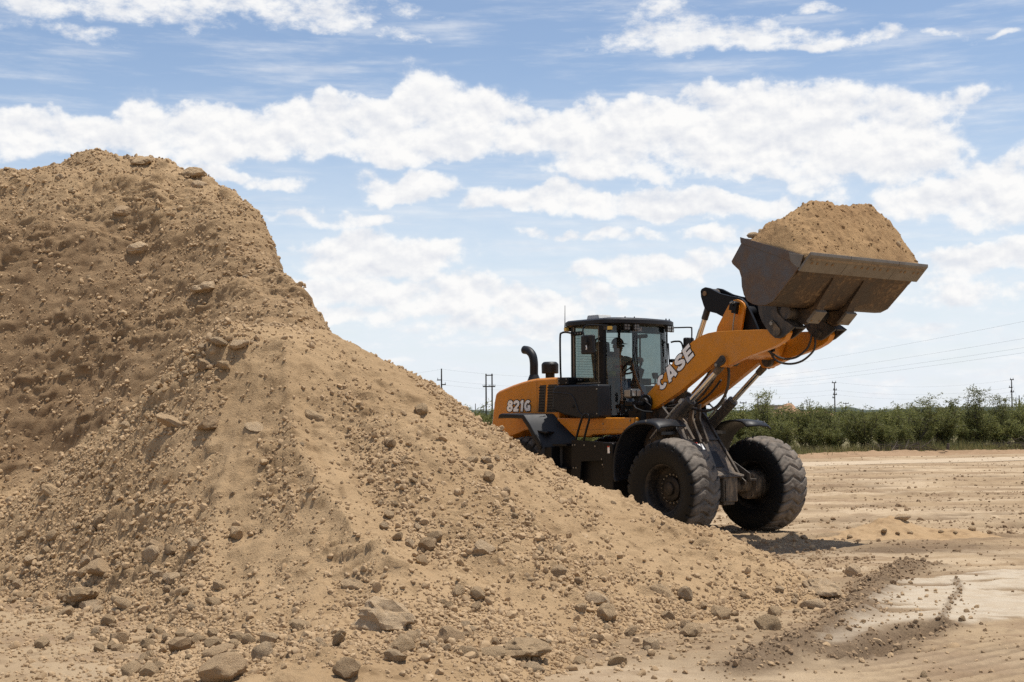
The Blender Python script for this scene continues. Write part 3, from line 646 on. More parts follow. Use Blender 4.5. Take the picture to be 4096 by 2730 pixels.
def stone_obj(name, me, x, y, size, sink=.3, rz=None, tilt=.35):
    o = obj_from(name, me); z = float(top_z(x, y)); o.scale = (size[0], size[1], size[2])
    o.rotation_euler = (rnd.uniform(-tilt, tilt), rnd.uniform(-tilt, tilt), rnd.uniform(0, 6.28) if rz is None else rz)
    nn = Vector(pile_normal(x, y, .12).tolist()); o.location = Vector((x, y, z)) + nn * size[2] * (.62 - 1.9 * sink); return o
HERO = [
(-1.01, 11.02, 0.404, 0.323, 'B', 'large pitted pale boulder low on the slope of the dirt pile'),
(0.06, 10.66, 0.323, 0.197, 'B', 'broad rounded boulder at the foot of the dirt pile'),
(-2.04, 9.68, 0.293, 0.231, 'D', 'dark smooth boulder at the bottom edge of the photo'),
(-1.16, 9.53, 0.182, 0.188, 'B', 'squarish tan boulder at the pile foot beside the dark smooth one'),
(-1.41, 12.2, 0.257, 0.171, 'L', 'long tapered stone lying aslant above the large pitted boulder'),
(1.42, 13.34, 0.276, 0.179, 'L', 'elongated brown stone half buried near the tail of the pile'),
(0.82, 12.35, 0.205, 0.181, 'R', 'rounded brown boulder in the stone run below the loader'),
(0.74, 12.63, 0.242, 0.185, 'A', 'split stone with a pale flat top in the stone run'),
(0.41, 12.91, 0.173, 0.148, 'A', 'dark angular stone at the head of the stone run'),
(1.98, 13.26, 0.169, 0.161, 'R', 'round smooth stone resting at the toe of the pile'),
(1.55, 12.03, 0.176, 0.146, 'R', 'round tan stone alone on the flat dirt ground'),
(2.24, 12.2, 0.194, 0.202, 'A', 'pointed upright stone alone on the flat ground'),
(2.54, 13.41, 0.154, 0.18, 'A', 'angular stone standing just above the pointed one'),
(3.21, 14.44, 0.359, 0.23, 'B', 'large pale broken boulder at the tip of the pile'),
(3.01, 13.86, 0.212, 0.133, 'R', 'low wide stone below the pale broken boulder'),
(4.09, 16.62, 0.17, 0.191, 'R', 'pale round stone perched on the dark soil ridge'),
(3.52, 12.13, 0.139, 0.116, 'R', 'whitish stone lying in the dark soil hollow'),
(0.79, 10.74, 0.144, 0.116, 'A', 'blocky stone alone on the ground at the bottom edge'),
(-0.84, 10.24, 0.176, 0.157, 'R', 'smooth rounded stone below the large pitted boulder'),
(-4.47, 14.36, 0.293, 0.302, 'B', 'bulky brown boulder at the foot of the pile on the far left'),
(-4.23, 13.82, 0.203, 0.203, 'R', 'round pale stone leaning on the bulky brown boulder'),
(-4.37, 14.64, 0.233, 0.205, 'R', 'round dark stone above the bulky brown boulder'),
(-3.82, 13.6, 0.269, 0.156, 'L', 'long flat stone at the left foot of the pile'),
(-3.8, 15.46, 0.394, 0.148, 'L', 'long dark slab lying across the upper cone'),
(-3.37, 15.24, 0.282, 0.185, 'A', 'dark blocky stone beside the long slab'),
(-2.81, 14.99, 0.201, 0.124, 'F', 'flat pale disc of stone on the upper cone'),
(-3.17, 15.82, 0.212, 0.121, 'R', 'pale oblong stone on the top of the front cone'),
(-3.4, 15.81, 0.191, 0.101, 'R', 'small grey stone touching the pale one on the cone top'),
(-3.3, 15.67, 0.16, 0.14, 'A', 'angular brown stone just under the cone top'),
(-3.54, 15.72, 0.18, 0.16, 'A', 'dark brown stone on the left crest of the cone'),
(-5.32, 22.73, 0.362, 0.203, 'R', 'big rounded boulder on the skyline of the tall mound'),
(-6.23, 22.9, 0.307, 0.146, 'R', 'flat oblong stone on the skyline near the mound top'),
(-5.2, 22.53, 0.244, 0.172, 'R', 'pale stone below the skyline boulder'),
(-5.92, 21.52, 0.288, 0.219, 'R', 'round pale boulder stuck in the upper cut face'),
(-4.63, 20.49, 0.405, 0.261, 'B', 'broad pale stone embedded in the middle of the cut face'),
(-6.26, 21.83, 0.278, 0.153, 'A', 'dark wedge shaped stone high in the cut face'),
(0.14, 10.34, 0.145, 0.079, 'R', 'low pale stone in front of the broad rounded boulder'),
(-0.17, 10.48, 0.167, 0.127, 'R', 'tan boulder touching the broad rounded boulder'),
(-1.04, 15.52, 0.139, 0.148, 'R', 'round stone high on the bare sandy flank'),
(-2.19, 15.08, 0.202, 0.154, 'L', 'long grey stone on the sandy flank of the cone'),
(-3.38, 13.66, 0.183, 0.165, 'A', 'pale blocky stone in a hollow of the lower slope'),
(-3.71, 14.29, 0.301, 0.146, 'L', 'dark overhanging slab above the hollow of the lower slope'),
(-3.71, 14.15, 0.162, 0.18, 'R', 'pale stone tucked under the dark overhanging slab'),
(-0.3, 13.14, 0.209, 0.168, 'B', 'wedge of pale stone half buried in the middle slope'),
(-1.82, 10.11, 0.155, 0.168, 'R', 'upright pale boulder in the row at the bottom edge'),
(-1.73, 11.15, 0.156, 0.128, 'R', 'pitted round stone above the row at the bottom edge'),
(-2.3, 10.71, 0.239, 0.123, 'R', 'wide low boulder above the dark smooth one'),
(-2.64, 11.61, 0.148, 0.104, 'A', 'brown stone at the left end of the bottom row'),
(-5.49, 16.35, 0.313, 0.146, 'L', 'long stone on the left crest below the cut face'),
(-0.76, 13.31, 0.17, 0.144, 'A', 'cluster stone with a flat face on the middle slope'),

]
HOBJ = []
for q, (x, y, sx, sy, kind, lab) in enumerate(HERO):
    V, F = stone_shape(kind, 4 if sx > .27 else 3, 300 + q * 13)
    mt = M['rock_pale'] if ('pale' in lab or 'whitish' in lab) else M['rock_dark'] if ('dark' in lab) else M['rock']
    me = np_mesh('stone', V, F, mt, angle=27)
    r = sx * .56; face = y > 17.5 or 'embedded' in lab or 'buried' in lab
    hz = sy * .58
    if kind == 'L': hz = max(sy, sx * .42) * .9; rzz = rnd.uniform(-.5, .2)
    else: rzz = rnd.uniform(-.4, .4)
    r *= 1.10; hz *= 1.10
    o = stone_obj('boulder' if sx > .25 else 'stone', me, x, y, (r, r * (1.0 if kind != 'L' else .95), hz if kind != 'F' else hz * 1.2), .34 if face else (.30 if kind in 'LF' else .15), rzz, .30)
    if kind == 'L': o.rotation_euler = (rnd.uniform(-.2, .2), .42 if x < 2 else .2, rzz)
    if kind == 'F': o.rotation_euler = (.62, .1, .3)
    tag(o, lab, 'boulder' if sx > .25 else 'stone', 'stones on and around the dirt pile'); HOBJ.append((lab, x, y, o.location.z))
VAR = []
for k in range(14):
    kd = 'ARABARBAALRABA'[k]; V, F = stone_shape(kd, 2, 900 + k * 31)
    VAR.append([np_mesh('stone', V, F, M[mm], angle=27) for mm in ('rock', 'rock', 'rock_pale', 'rock_dark')])
FOOT = [(-5.82, 15.5), (-4.93, 14.87), (-4.25, 14.14), (-3.55, 13.21), (-2.77, 11.7), (-2.30, 10.7), (-1.36, 10.3), (-.49, 10.55), (.2, 10.9), (.92, 11.9), (1.53, 12.8), (2.27, 13.7), (3.0, 14.0)]
RUNS = [[(.3, 13.2), (.65, 12.6), (.95, 12.2), (1.3, 12.4)], [(-.35, 14.9), (-.1, 14.2), (.05, 13.8), (.3, 13.4)], [(-3.45, 15.9), (-3.8, 15.6), (-4.3, 16.0), (-5.1, 16.2), (-5.7, 16.6)],
        [(-3.9, 14.6), (-3.6, 14.2), (-3.3, 13.8)], [(-1.2, 13.8), (-.9, 13.2), (-.75, 12.9)], [(-.4, 12.1), (-.5, 11.5), (-.2, 11.2)], [(-1.6, 14.9), (-1.3, 14.4), (-1.1, 14.1)]]
def zone_fields(x, y):
    fd, _ = segdist(x, y, FOOT); rd = np.full(np.shape(x), 9.)
    for r in RUNS: rd = np.minimum(rd, segdist(x, y, r)[0])
    return fd, rd
SMALL = []
placed = [(h[0], h[1], h[2] * .5) for h in HERO]; counts = {}
LBL = {'foot': ('tan stone in the loose row of stones along the pile foot', 'stones along the foot of the pile'),
       'run': ('tan stone in the trails of stones down the front cone', 'stones in trails down the front cone'),
       'slope': ('small tan stone scattered on the open sandy slope of the front cone', 'stones scattered on the front cone'),
       'face': ('small pale stone stuck in the tall cut face', 'stones stuck in the cut face'),
       'flat': ('small stone lying on the open flat ground', 'stones lying on the flat ground')}
want = {'foot': 150, 'run': 50, 'slope': 18, 'face': 26, 'flat': 6}
cand = rng.uniform((-8.6, 9.9), (4.4, 24.0), (26000, 2)); cz = top_z(cand[:, 0], cand[:, 1]); cfd, crd = zone_fields(cand[:, 0], cand[:, 1]); cvis = in_sight(cand[:, 0], cand[:, 1], cz)
for (x, y), z, fd, rd, vis in zip(cand, cz, cfd, crd, cvis):
    if not vis: continue
    if y > 17.3: zn, sz = 'face', .045 + .06 * rnd.random() ** 2
    elif fd < (.30 + .30 * rnd.random() ** 2) * (1.9 if x < -2.6 else 1.0) and x < 2.9 and rnd.random() < (1.0 if x < -.2 else .45): zn, sz = 'foot', .042 + (.10 if y < 11.6 else .08) * rnd.random() ** 1.9
    elif rd < .26 * rnd.random() + .02: zn, sz = 'run', .040 + .055 * rnd.random() ** 1.6
    elif z > .25: zn, sz = 'slope', .032 + .035 * rnd.random() ** 2
    elif z < .05 and y < 17: zn, sz = 'flat', .030 + .03 * rnd.random()
    else: continue
    if counts.get(zn, 0) >= want[zn] or any((x - a) ** 2 + (y - b) ** 2 < (c * .9 + sz * .75) ** 2 for a, b, c in placed): continue
    placed.append((x, y, sz)); counts[zn] = counts.get(zn, 0) + 1
    o = stone_obj('stone', VAR[rnd.randrange(14)][rnd.randrange(4) if zn != 'face' else rnd.choice((0, 2, 2))], float(x), float(y), (sz, sz * rnd.uniform(.8, 1), sz * rnd.uniform(.75, 1)), .33 if zn in ('slope', 'face') else .15, None, .9)
    tag(o, LBL[zn][0], 'stone', LBL[zn][1]); SMALL.append(o)

# each of these stones is named by the landmark stone nearest to it in the view
import re
_sh = [re.split(r' (?:low on|at|beside|lying|half|in|with|resting|alone|standing|below|perched|leaning|above|on|touching|just|stuck|embedded|high|tucked|of|aslant) ', h[0])[0] for h in HOBJ]
LAND = [((s_ if _sh.count(s_) == 1 else h[0]), h[1] / h[2], (h[3] - CAM_H) / h[2]) for s_, h in zip(_sh, HOBJ)]; LAND = [l for l in LAND if len(l[0].split()) <= 9]
ORD = ['nearest', 'second', 'third', 'fourth', 'fifth', 'sixth', 'seventh', 'eighth', 'ninth', 'tenth', 'eleventh', 'twelfth', 'thirteenth', 'fourteenth', 'fifteenth', 'sixteenth', 'seventeenth', 'eighteenth', 'nineteenth', 'twentieth'] + ['twenty-' + q for q in ('first', 'second', 'third', 'fourth', 'fifth', 'sixth', 'seventh', 'eighth', 'ninth')] + ['thirtieth'] + ['thirty-' + q for q in ('first', 'second', 'third', 'fourth', 'fifth', 'sixth', 'seventh', 'eighth', 'ninth')]
sides = {}
for o in SMALL:
    a, c = o.location.x / o.location.y, (o.location.z - CAM_H) / o.location.y; l = min(LAND, key=lambda l: (l[1] - a) ** 2 + (l[2] - c) ** 2); da, dc = a - l[1], c - l[2]
    sd = ('right of' if da > 0 else 'left of') if abs(da) > abs(dc) else ('above' if dc > 0 else 'below'); sides.setdefault((l[0], sd), []).append((math.hypot(da, dc), o))
for (nm, sd), lst in sides.items():
    for k, (_, o) in enumerate(sorted(lst, key=lambda q: q[0])): o['label'] = f'{ORD[min(k, 38)]} small stone {sd} the {nm}'

# ---- pebbles and crumbs: far too many to count -------------------------------------------
def rand_rot(n):
    q = rng.normal(size=(n, 4)); q /= np.linalg.norm(q, axis=1)[:, None]; a, b, c, d = q.T
    return np.stack([1-2*(c*c+d*d), 2*(b*c-a*d), 2*(b*d+a*c), 2*(b*c+a*d), 1-2*(b*b+d*d), 2*(c*d-a*b), 2*(b*d-a*c), 2*(c*d+a*b), 1-2*(b*b+c*c)], -1).reshape(n, 3, 3)
def scatter_mesh(name, pos, rad, sub, mat, amp=.28, flat=.62, smooth=True):
    T = []
    for k in range(10):
        V, F = ico(sub); V = V * (1 + amp * rng.uniform(-1, 1, len(V)))[:, None] if sub == 1 else stone_shape('AABRABAARB'[k], sub, 5000 + k)[0]
        T.append(V)
    T = np.array(T); n = len(pos); k = rng.integers(0, 10, n)
    S = rad[:, None] * np.stack([rng.uniform(.85, 1.2, n), rng.uniform(.75, 1.1, n), rng.uniform(flat, 1.0, n)], -1)
    V = np.einsum('nij,nvj->nvi', rand_rot(n), T[k] * S[:, None, :]) + pos[:, None, :]
    F = F[None] + (np.arange(n) * T.shape[1])[:, None, None]
    return np_mesh(name, V.reshape(-1, 3), F.reshape(-1, 3), mat, smooth, 30 if sub == 2 else None)
def pebble_points(n, rmin, rmax, pw, cl, face_d=.12):
    c = rng.uniform((-9.7, 9.6), (4.6, 24.5), (n, 2)); x, y = c.T; z = np.maximum(bil(x, y), 0); fd, rd = zone_fields(x, y)
    on = bil(x, y) > .015
    den = .16 + cl * smooth01((fbm(x * 1.5, y * 1.5, 3, 401) - .02) / .4) + .8 * np.exp(-(fd / np.where(x < -2.4, .75, .38)) ** 2) + .85 * np.exp(-(rd / .30) ** 2)
    den = den * (1 - .88 * sand_run(x, y))
    den = np.where(y > 17.6, den * .55 + face_d, den); den = np.where(on, den, .18 * np.exp(-(fd / .7) ** 2) + np.where(x < -1.2, .16, .022))
    c = c[(rng.random(n) < den) & in_sight(x, y, z)]; x, y = c.T
    r = rmin * (1 - rng.random(len(c)) * (1 - (rmin / rmax) ** pw)) ** (-1 / pw); z = top_z(x, y)
    return np.stack([x, y, z], -1) + pile_normal(x, y) * (r * .18)[:, None], r
p_, r_ = pebble_points(255000, .009, .032, 2.1, .55)
tag(obj_from('pebbles', scatter_mesh('pebbles', p_, r_, 1, M['pebble'], smooth=False)), 'countless small pebbles and crumbs strewn over the dirt pile', 'pebbles', None, 'stuff')
p_, r_ = pebble_points(20000, .026, .065, 2.1, .40, .36)
tag(obj_from('cobbles', scatter_mesh('cobbles', p_, r_, 2, M['pebble'])), 'countless fist sized cobbles among the pebbles of the pile', 'cobbles', None, 'stuff')
print('pebbles', len(p_), 'stones', counts)
# dark crumbly clods along the soil ridge, the hollow and the churned ground
def clods(n):
    c = rng.uniform((1.4, 9.8), (8.6, 24.5), (n, 2)); x, y = c.T; bd, _ = segdist(x, y, BERM); td, _ = segdist(x, y, TRENCH); kd, _ = segdist(x, y, CRACK)
    gz, dk, sb, pl = ground_fields(x, y)
    den = .9 * np.exp(-(bd / .24) ** 2) + .5 * np.exp(-((td - .15) / .12) ** 2) + .5 * np.exp(-(kd / .05) ** 2) + .05 * dk + .012
    c = c[(rng.random(n) < den * (1 - .7 * sb * (kd > .08))) & (bil(x, y) < .05)]; x, y = c.T
    r = .008 * (1 - rng.random(len(c)) * (1 - (.008 / .042) ** 1.9)) ** (-1 / 1.9)
    return np.stack([x, y, ground_fields(x, y)[0] + r * .3], -1), r
def field_clods(n):
    y = 16.5 * np.exp(rng.random(n) * 1.30); x = rng.uniform(-.02, .46, n) * y; d_ = smooth01((fbm(x * .5, y * .9, 4, 411) + .02) / .35)
    k = (rng.random(n) < .08 + .9 * d_) & (bil(x, y) < .03); x, y = x[k], y[k]; r = .012 * (1 - rng.random(len(x)) * (1 - (.012 / .06) ** 2.2)) ** (-1 / 2.2)
    return np.stack([x, y, ground_fields(x, y)[0] + r * .15], -1), r
p_, r_ = field_clods(15000)
tag(obj_from('field_crumbs', scatter_mesh('field_crumbs', p_, r_, 1, M['clod'], .34, smooth=False)), 'loose crumbs strewn over the open yard beyond the soil ridge', 'soil crumbs', None, 'stuff')
p_, r_ = clods(40000)
tag(obj_from('soil_clods', scatter_mesh('soil_clods', p_, r_, 1, M['clod'], .34, smooth=False)), 'dark crumbled soil clods on the churned yard', 'soil clods', None, 'stuff')
# spilled heap of ochre dirt in front of the loader
mx_, my_ = np.linspace(4.3, 8.2, 150), np.linspace(20.6, 22.9, 90); MX, MY = np.meshgrid(mx_, my_)
MZ = .27 * np.exp(-((MX - 5.95) / .50) ** 2 - ((MY - 21.75) / .48) ** 2) + .12 * np.exp(-((MX - 6.9) / .6) ** 2 - ((MY - 21.75) / .4) ** 2) + .08 * np.exp(-((MX - 5.2) / .4) ** 2 - ((MY - 21.6) / .4) ** 2)
MZ = MZ * (1 + .35 * fbm(MX * 3, MY * 3, 4, 501)) + .03 * fbm(MX * 9, MY * 9, 3, 502) * np.clip(MZ / .05, 0, 1) - .02
tag(obj_from('spilled_heap', np_mesh('spilled_heap', np.stack([MX, MY, MZ], -1).reshape(-1, 3), grid_faces(150, 90), M['yellow_dirt'])), 'small spilled heap of ochre dirt on the flat ground near the loader', 'dirt heap')
for k, (x, y, s) in enumerate([(6.15, 21.75, .10), (5.75, 21.3, .07), (5.95, 21.25, .06), (6.15, 21.3, .05), (7.25, 21.7, .08), (7.55, 21.75, .07), (6.7, 21.5, .05), (6.9, 21.45, .045), (5.2, 21.25, .06)]):
    V, F = stone_shape('RALRRARRA'[k], 2, 700 + k); z = float(np.interp(0, [0], [0])); o = obj_from('stone', np_mesh('stone', V, F, M['rock'] if k else M['rock_pale']))
    zz = float(MZ[np.argmin(np.abs(my_ - y)), np.argmin(np.abs(mx_ - x))]); o.location = (x, y, max(zz, 0) + s * .3); o.scale = (s * (1.5 if k == 0 else 1), s, s * .8); o.rotation_euler = (0, 0, k)
    tag(o, 'flat broad stone on top of the spilled ochre heap' if k == 0 else ORD[k - 1].replace('nearest', 'first') + ' small stone of the spilled ochre dirt', 'stone', 'stones of the spilled heap')
# =========================================================================================
# WHEEL LOADER   (local axes: u forward from the front axle, v to its left, z up)
# =========================================================================================
LOADER = empty('wheel_loader', (3.32, 22.162, 0), -R_(51.41))
tag(LOADER, 'orange and black wheel loader lifting a full bucket of dirt behind the pile', 'wheel loader')
def dup(src, parent=None, **kw):
    o = src.copy(); COL.objects.link(o); o.parent = parent if parent is not None else src.parent
    for k, v_ in kw.items(): setattr(o, k, v_)
    return o
# ---- wheels ------------------------------------------------------------------------------
NL, NA, WZ = 26, 26 * 14, .785
def tyre_mesh():
    prof = [(-.20, .372), (-.245, .395), (-.275, .45), (-.300, .53), (-.312, .60), (-.308, .665), (-.298, .705)]
    wt = np.linspace(-.288, .288, 27); sect = prof + [(x, .795 - .060 * (abs(x) / .288) ** 2.6) for x in wt] + [(-a, b) for a, b in prof[::-1]]
    S = np.array(sect); th = np.arange(NA) / NA * 2 * math.pi; A, K = np.meshgrid(th, np.arange(len(S)), indexing='ij')
    W = S[K, 0]; Rr = S[K, 1].copy(); tread = smooth01((.301 - np.abs(W)) / .012) * (Rr > .70)
    tri = 2 * np.abs(2 * ((W / .288 * .5 + .5) * 1.5 % 1) - 1) - 1
    ph = A * NL / (2 * math.pi) + .30 * tri + .05 * np.sin(A * 5 + W * 9)
    d = np.abs((ph % 1) - .5) * 2                                        # 1 on the groove line
    groove = smooth01((d - .70) / .16)
    cross = smooth01((np.abs(np.abs(W) - .095 - .02 * np.sin(A * NL)) - .020) / .014); mid = (1 - cross) * .35
    Rr -= tread * (.028 * np.maximum(groove, mid)); Rr += tread * .006 * (fbm(A * 30, W * 30, 2, 77))
    shoulder = smooth01((np.abs(W) - .290) / .006) * (Rr > .69); Rr -= shoulder * .030 * groove
    W = W - np.sign(W) * shoulder * .016 * groove
    # bulge where the tyre carries the load
    V = np.stack([np.cos(A) * Rr, W, np.sin(A) * Rr], -1).reshape(-1, 3); n = len(S)
    i = np.arange(NA); j = np.arange(n - 1); I, J = np.meshgrid(i, j, indexing='ij'); a = I * n + J; b = ((I + 1) % NA) * n + J
    return np_mesh('tyre', V, np.stack([a, a + 1, b + 1, b], -1).reshape(-1, 4), M['rubber'], angle=55)
TYRE = tyre_mesh()
rb = MB(); rb.lathe([(.372, -.20), (.415, -.215), (.420, -.235), (.408, -.245), (.385, -.238), (.365, -.215), (.350, -.19), (.345, -.05), (.335, -.02), (.26, .0), (.19, .0), (.19, -.06), (.165, -.075), (.105, -.078), (.10, -.115), (.085, -.125), (.001, -.125)], (0, 0, 0), 56)
RIM_OUT = rb.mesh('rim', M['axle'] if False else paint('rim_paint', (.014, .013, .0125), .5, spec=.25, dust=.22, dscale=5), angle=40)
rb = MB(); rb.lathe([(.372, .20), (.405, .215), (.41, .238), (.395, .246), (.372, .232), (.352, .19), (.348, .05), (.33, .012), (.26, .010), (.001, .010)], (0, 0, 0), 56)
RIM_IN = rb.mesh('rim', RIM_OUT.materials[0], angle=40)
nb = MB(); nb.cyl((0, .0, 0), (0, -.028, 0), .0165, n=6); nb.cyl((0, -.028, 0), (0, -.040, 0), .009, n=8); NUT = nb.mesh('lug_nut', M['bolt'])
def wheel(u, v):
    wv_ = empty('wheel', (u, v, WZ), math.pi if v > 0 else 0.0, LOADER)
    t_ = obj_from('tyre', TYRE, wv_); t_.rotation_euler = (0, rnd.uniform(0, .2), 0)
    obj_from('rim', RIM_OUT, wv_); obj_from('inner_rim', RIM_IN, wv_)
    for k in range(18):
        a = 2 * math.pi * k / 18; o = obj_from('lug_nut', NUT, wv_); o.location = (math.cos(a) * .225, 0, math.sin(a) * .225)
for u in (0.0, -3.50):
    for v in (-1.03, 1.03): wheel(u, v)
# ---- axles, frames -----------------------------------------------------------------------
def axle(u):
    b = MB(); o = (u, 0, WZ)
    b.lathe([(.001, -.30), (.15, -.29), (.235, -.20), (.25, -.05), (.25, .05), (.235, .20), (.15, .29), (.001, .30)], o, 24)
    for s in (-1, 1):
        b.cyl((u, s * .2, WZ), (u, s * .74, WZ), .115, .125, 20); b.cyl((u, s * .66, WZ), (u, s * .985, WZ), .235, .24, 28)
        b.box((u - .14, s * .52 - .13, WZ + .08), (u + .14, s * .52 + .13, WZ + .17))
    b.box((u + .1, -.20, WZ - .24), (u + .30, .13, WZ + .19)); b.box((u + .15, -.17, WZ - .29), (u + .27, .09, WZ - .2))
    b.cyl((u - .2, 0, WZ), (u - .55, 0, WZ), .10, .08, 16)
    return b.build('axle', M['axle'], LOADER, bevel=.018)
ax_f = axle(0.0); axle(-3.5)
b = MB()
for s in (-1, 1):
    b.box((.302, s * .05 - .11 - .015, WZ - .22), (.325, s * .05 - .11 + .015, WZ + .10)) if s < 0 else None
    for q in (-.08, .0, .08): b.cyl((q, s * .52 + .0, WZ + .17), (q, s * .52, WZ + .205), .022, n=6)
b.build('axle_bolts', M['axle'], ax_f)
TW = [(-1.30, .62), (-1.30, 1.95), (-1.22, 2.26), (-1.08, 2.34), (-.93, 2.28), (-.80, 2.06), (-.62, 1.90), (-.45, 1.66), (.12, .93), (.22, .86), (.22, .80), (-.35, .72), (-.6, .60)]
for s in (-1, 1):
    MB().prism(TW, s * .40, s * .445).build('frame_plate', M['frame'], LOADER, bevel=.006)
    g = MB(); g.prism([(-.16, 1.20), (-.07, 1.17), (.27, .985), (.275, .90), (.10, .86), (-.2, .90)], s * .45, s * .475); g.box((-.16, s * .50 - .05, .865), (.29, s * .50 + .10, .90))
    g.build('frame_gusset', M['frame'], LOADER, bevel=.004)
b = MB(); b.sheet([(-.78, -.398, 1.93), (-.60, -.398, 1.80), (-.30, -.398, 1.42), (.02, -.398, 1.00), (.20, -.398, .97), (.33, -.25, .95)], [(-.78, .398, 1.93), (-.60, .398, 1.80), (-.30, .398, 1.42), (.02, .398, 1.00), (.20, .398, .97), (.33, .25, .95)], (-.03, 0, -.025))
fp = b.build('front_plate', M['plate'], LOADER, bevel=.006)
b = MB(); b.sheet([(-.375, -.385, 1.535), (-.36, -.385, 1.516)], [(-.375, .385, 1.535), (-.36, .385, 1.516)], (.012, 0, .010)); b.build('weld_bar', M['frame'], fp)
def on_plate(t, v):                                                     # a point on the sloping front plate
    a, c = np.array([-.30, 1.42]), np.array([.02, 1.00]); q = a + (c - a) * t; n = np.array([.795, .606]) * .006; return (q[0] + n[0], v, q[1] + n[1])
def plate_patch(t0, t1, v0, v1, name, mt):
    MB().sheet([on_plate(t0, v0), on_plate(t1, v0)], [on_plate(t0, v1), on_plate(t1, v1)], (.004, 0, .003)).build(name, mt, fp)
plate_patch(-.10, .12, -.20, -.02, 'warning_decal', M['white']); plate_patch(-.16, -.11, -.20, -.06, 'warning_decal', M['red_tag'])
plate_patch(.20, .80, -.16, .20, 'rubber_mat', M['plastic'])
b = MB(); b.prism([(-1.62, .62), (-1.62, 1.35), (-1.28, 1.5), (-1.28, .62)], -.34, .34); b.cyl((-1.42, 0, .55), (-1.42, 0, 1.7), .12); b.box((-1.95, -.40, .6), (-1.6, .40, 1.25))
b.build('centre_hitch', M['frame'], LOADER, bevel=.01)
b = MB(); b.box((-4.75, -.42, .62), (-1.9, .42, 1.42)); b.box((-4.9, -.86, .75), (-4.55, .86, 1.6)); b.build('rear_frame', M['frame'], LOADER, bevel=.03)
b = MB(); b.box((-1.26, -.398, 1.75), (-.95, .398, 2.0)); b.cyl((-1.03, -.66, 2.15), (-1.03, .66, 2.15), .075); b.cyl((-.98, -.60, 1.47), (-.98, .60, 1.47), .06)
b.build('tower_cross_member', M['frame'], LOADER, bevel=.01)
# ---- boom --------------------------------------------------------------------------------
ARM = [(-1.10, 2.24), (-.817, 2.462), (-.564, 2.684), (-.261, 2.945), (-.063, 3.078), (.061, 3.140), (.201, 3.196), (.34, 3.228), (.502, 3.243), (.878, 3.240), (1.584, 3.223), (1.72, 3.262), (1.84, 3.275), (1.93, 3.235), (1.955, 3.15),
       (1.90, 3.06), (1.827, 3.015), (1.671, 2.952), (1.435, 2.895), (1.195, 2.838), (.95, 2.767), (.80, 2.712), (.70, 2.690), (.60, 2.715), (.50, 2.776), (.346, 2.688), (.013, 2.494), (-.309, 2.309), (-.619, 2.165), (-.86, 2.055), (-.97, 2.03), (-1.08, 2.08), (-1.13, 2.16)]
arms = []
for s in (-1, 1):
    a = MB().prism(ARM, s * .44, s * .56).build('boom_arm', M['orange'], LOADER, bevel=.007); arms.append(a)
    b = MB(); b.cyl((.66, s * .40, 2.775), (.66, s * .600, 2.775), .098, n=28); b.build('lift_pin_boss', M['orange'], a, bevel=.006)
    b = MB(); b.prism(arc((.683, 2.79), .072, -60, 120, 10) + arc((.572, 2.716), .050, 120, 300, 8), s * .602, s * .618); b.cyl((.683, s * .618, 2.79), (.683, s * .632, 2.79), .030, n=12); b.build('pin_retainer', M['frame'], a, bevel=.004)
    b = MB(); b.cyl((.572, s * .618, 2.716), (.572, s * .640, 2.716), .026, n=12); b.build('bolt', M['bolt'], a)
    b = MB(); b.cyl((.74, s * .437, 2.80), (.74, s * .36, 2.80), .105, n=24); b.build('inner_boss', M['frame'], a, bevel=.01)
b = MB(); b.prism([(.50, 3.18), (1.00, 3.19), (1.12, 3.05), (1.02, 2.86), (.78, 2.80), (.55, 2.90)], -.438, .438); b.build('boom_cross_member', M['orange'], LOADER, bevel=.05, seg=4)
b = MB(); b.box((-.805, -.575, 2.36), (-.735, -.563, 2.43)); b.cyl((-.77, -.57, 2.395), (-.77, -.59, 2.395), .02, n=8); b.build('arm_bracket', M['orange'], arms[0])
# bell crank and its orange mounts
BC = [(-.157, 3.952), (-.131, 3.987), (-.056, 4.008), (.042, 3.986), (.154, 3.935), (.266, 3.884), (.441, 3.836), (.63, 3.798), (.723, 3.768), (.799, 3.704), (.859, 3.618), (.933, 3.496), (.991, 3.388), (1.049, 3.262), (1.13, 3.05), (1.10, 2.92), (.98, 2.90), (.85, 3.05), (.689, 3.276), (.299, 3.511), (.179, 3.567), (.05, 3.599), (-.015, 3.615), (-.079, 3.68), (-.103, 3.73), (-.15, 3.854)]
BC[:0] = []; bell = MB(); bell.prism(BC, -.19, -.14); bell.prism(BC, .10, .15); bell.cyl((.70, -.19, 3.55), (.70, .15, 3.55), .11); bell = bell.build('bell_crank', M['black'], LOADER, bevel=.008)
MB().cyl((-.055, -.205, 3.905), (-.055, .165, 3.905), .040, n=18).build('crank_pin', M['rust_bolt'], bell)
MB().prism([(.52, 3.70), (.60, 3.70), (.60, 3.75), (.52, 3.75)], -.225, -.192).build('hose_clip', M['black'], bell)
for s in (-1, 1):
    a = MB().prism([(.255, 3.20), (.30, 3.34), (.534, 3.657), (.60, 3.715), (.66, 3.745), (.724, 3.75), (.80, 3.725), (.86, 3.68), (.884, 3.62), (.874, 3.564), (.79, 3.20)], s * .235 - .02, s * .275 - .02).build('crank_mount', M['orange'], LOADER, bevel=.005)
    MB().cyl((.72, s * .235 - .02, 3.60), (.72, s * .30 - .02, 3.60), .085, n=22).build('pivot_boss', M['orange'], a, bevel=.006)
b = MB(); b.obox((.72, -.355, 3.64), (.15, .07, .15), (0, .25, 0)); b.obox((.72, -.345, 3.555), (.11, .05, .06), (0, .25, 0)); b.cyl((.72, -.39, 3.66), (.72, -.41, 3.66), .028, n=10); b = b.build('position_sensor', M['black'], LOADER, bevel=.008)
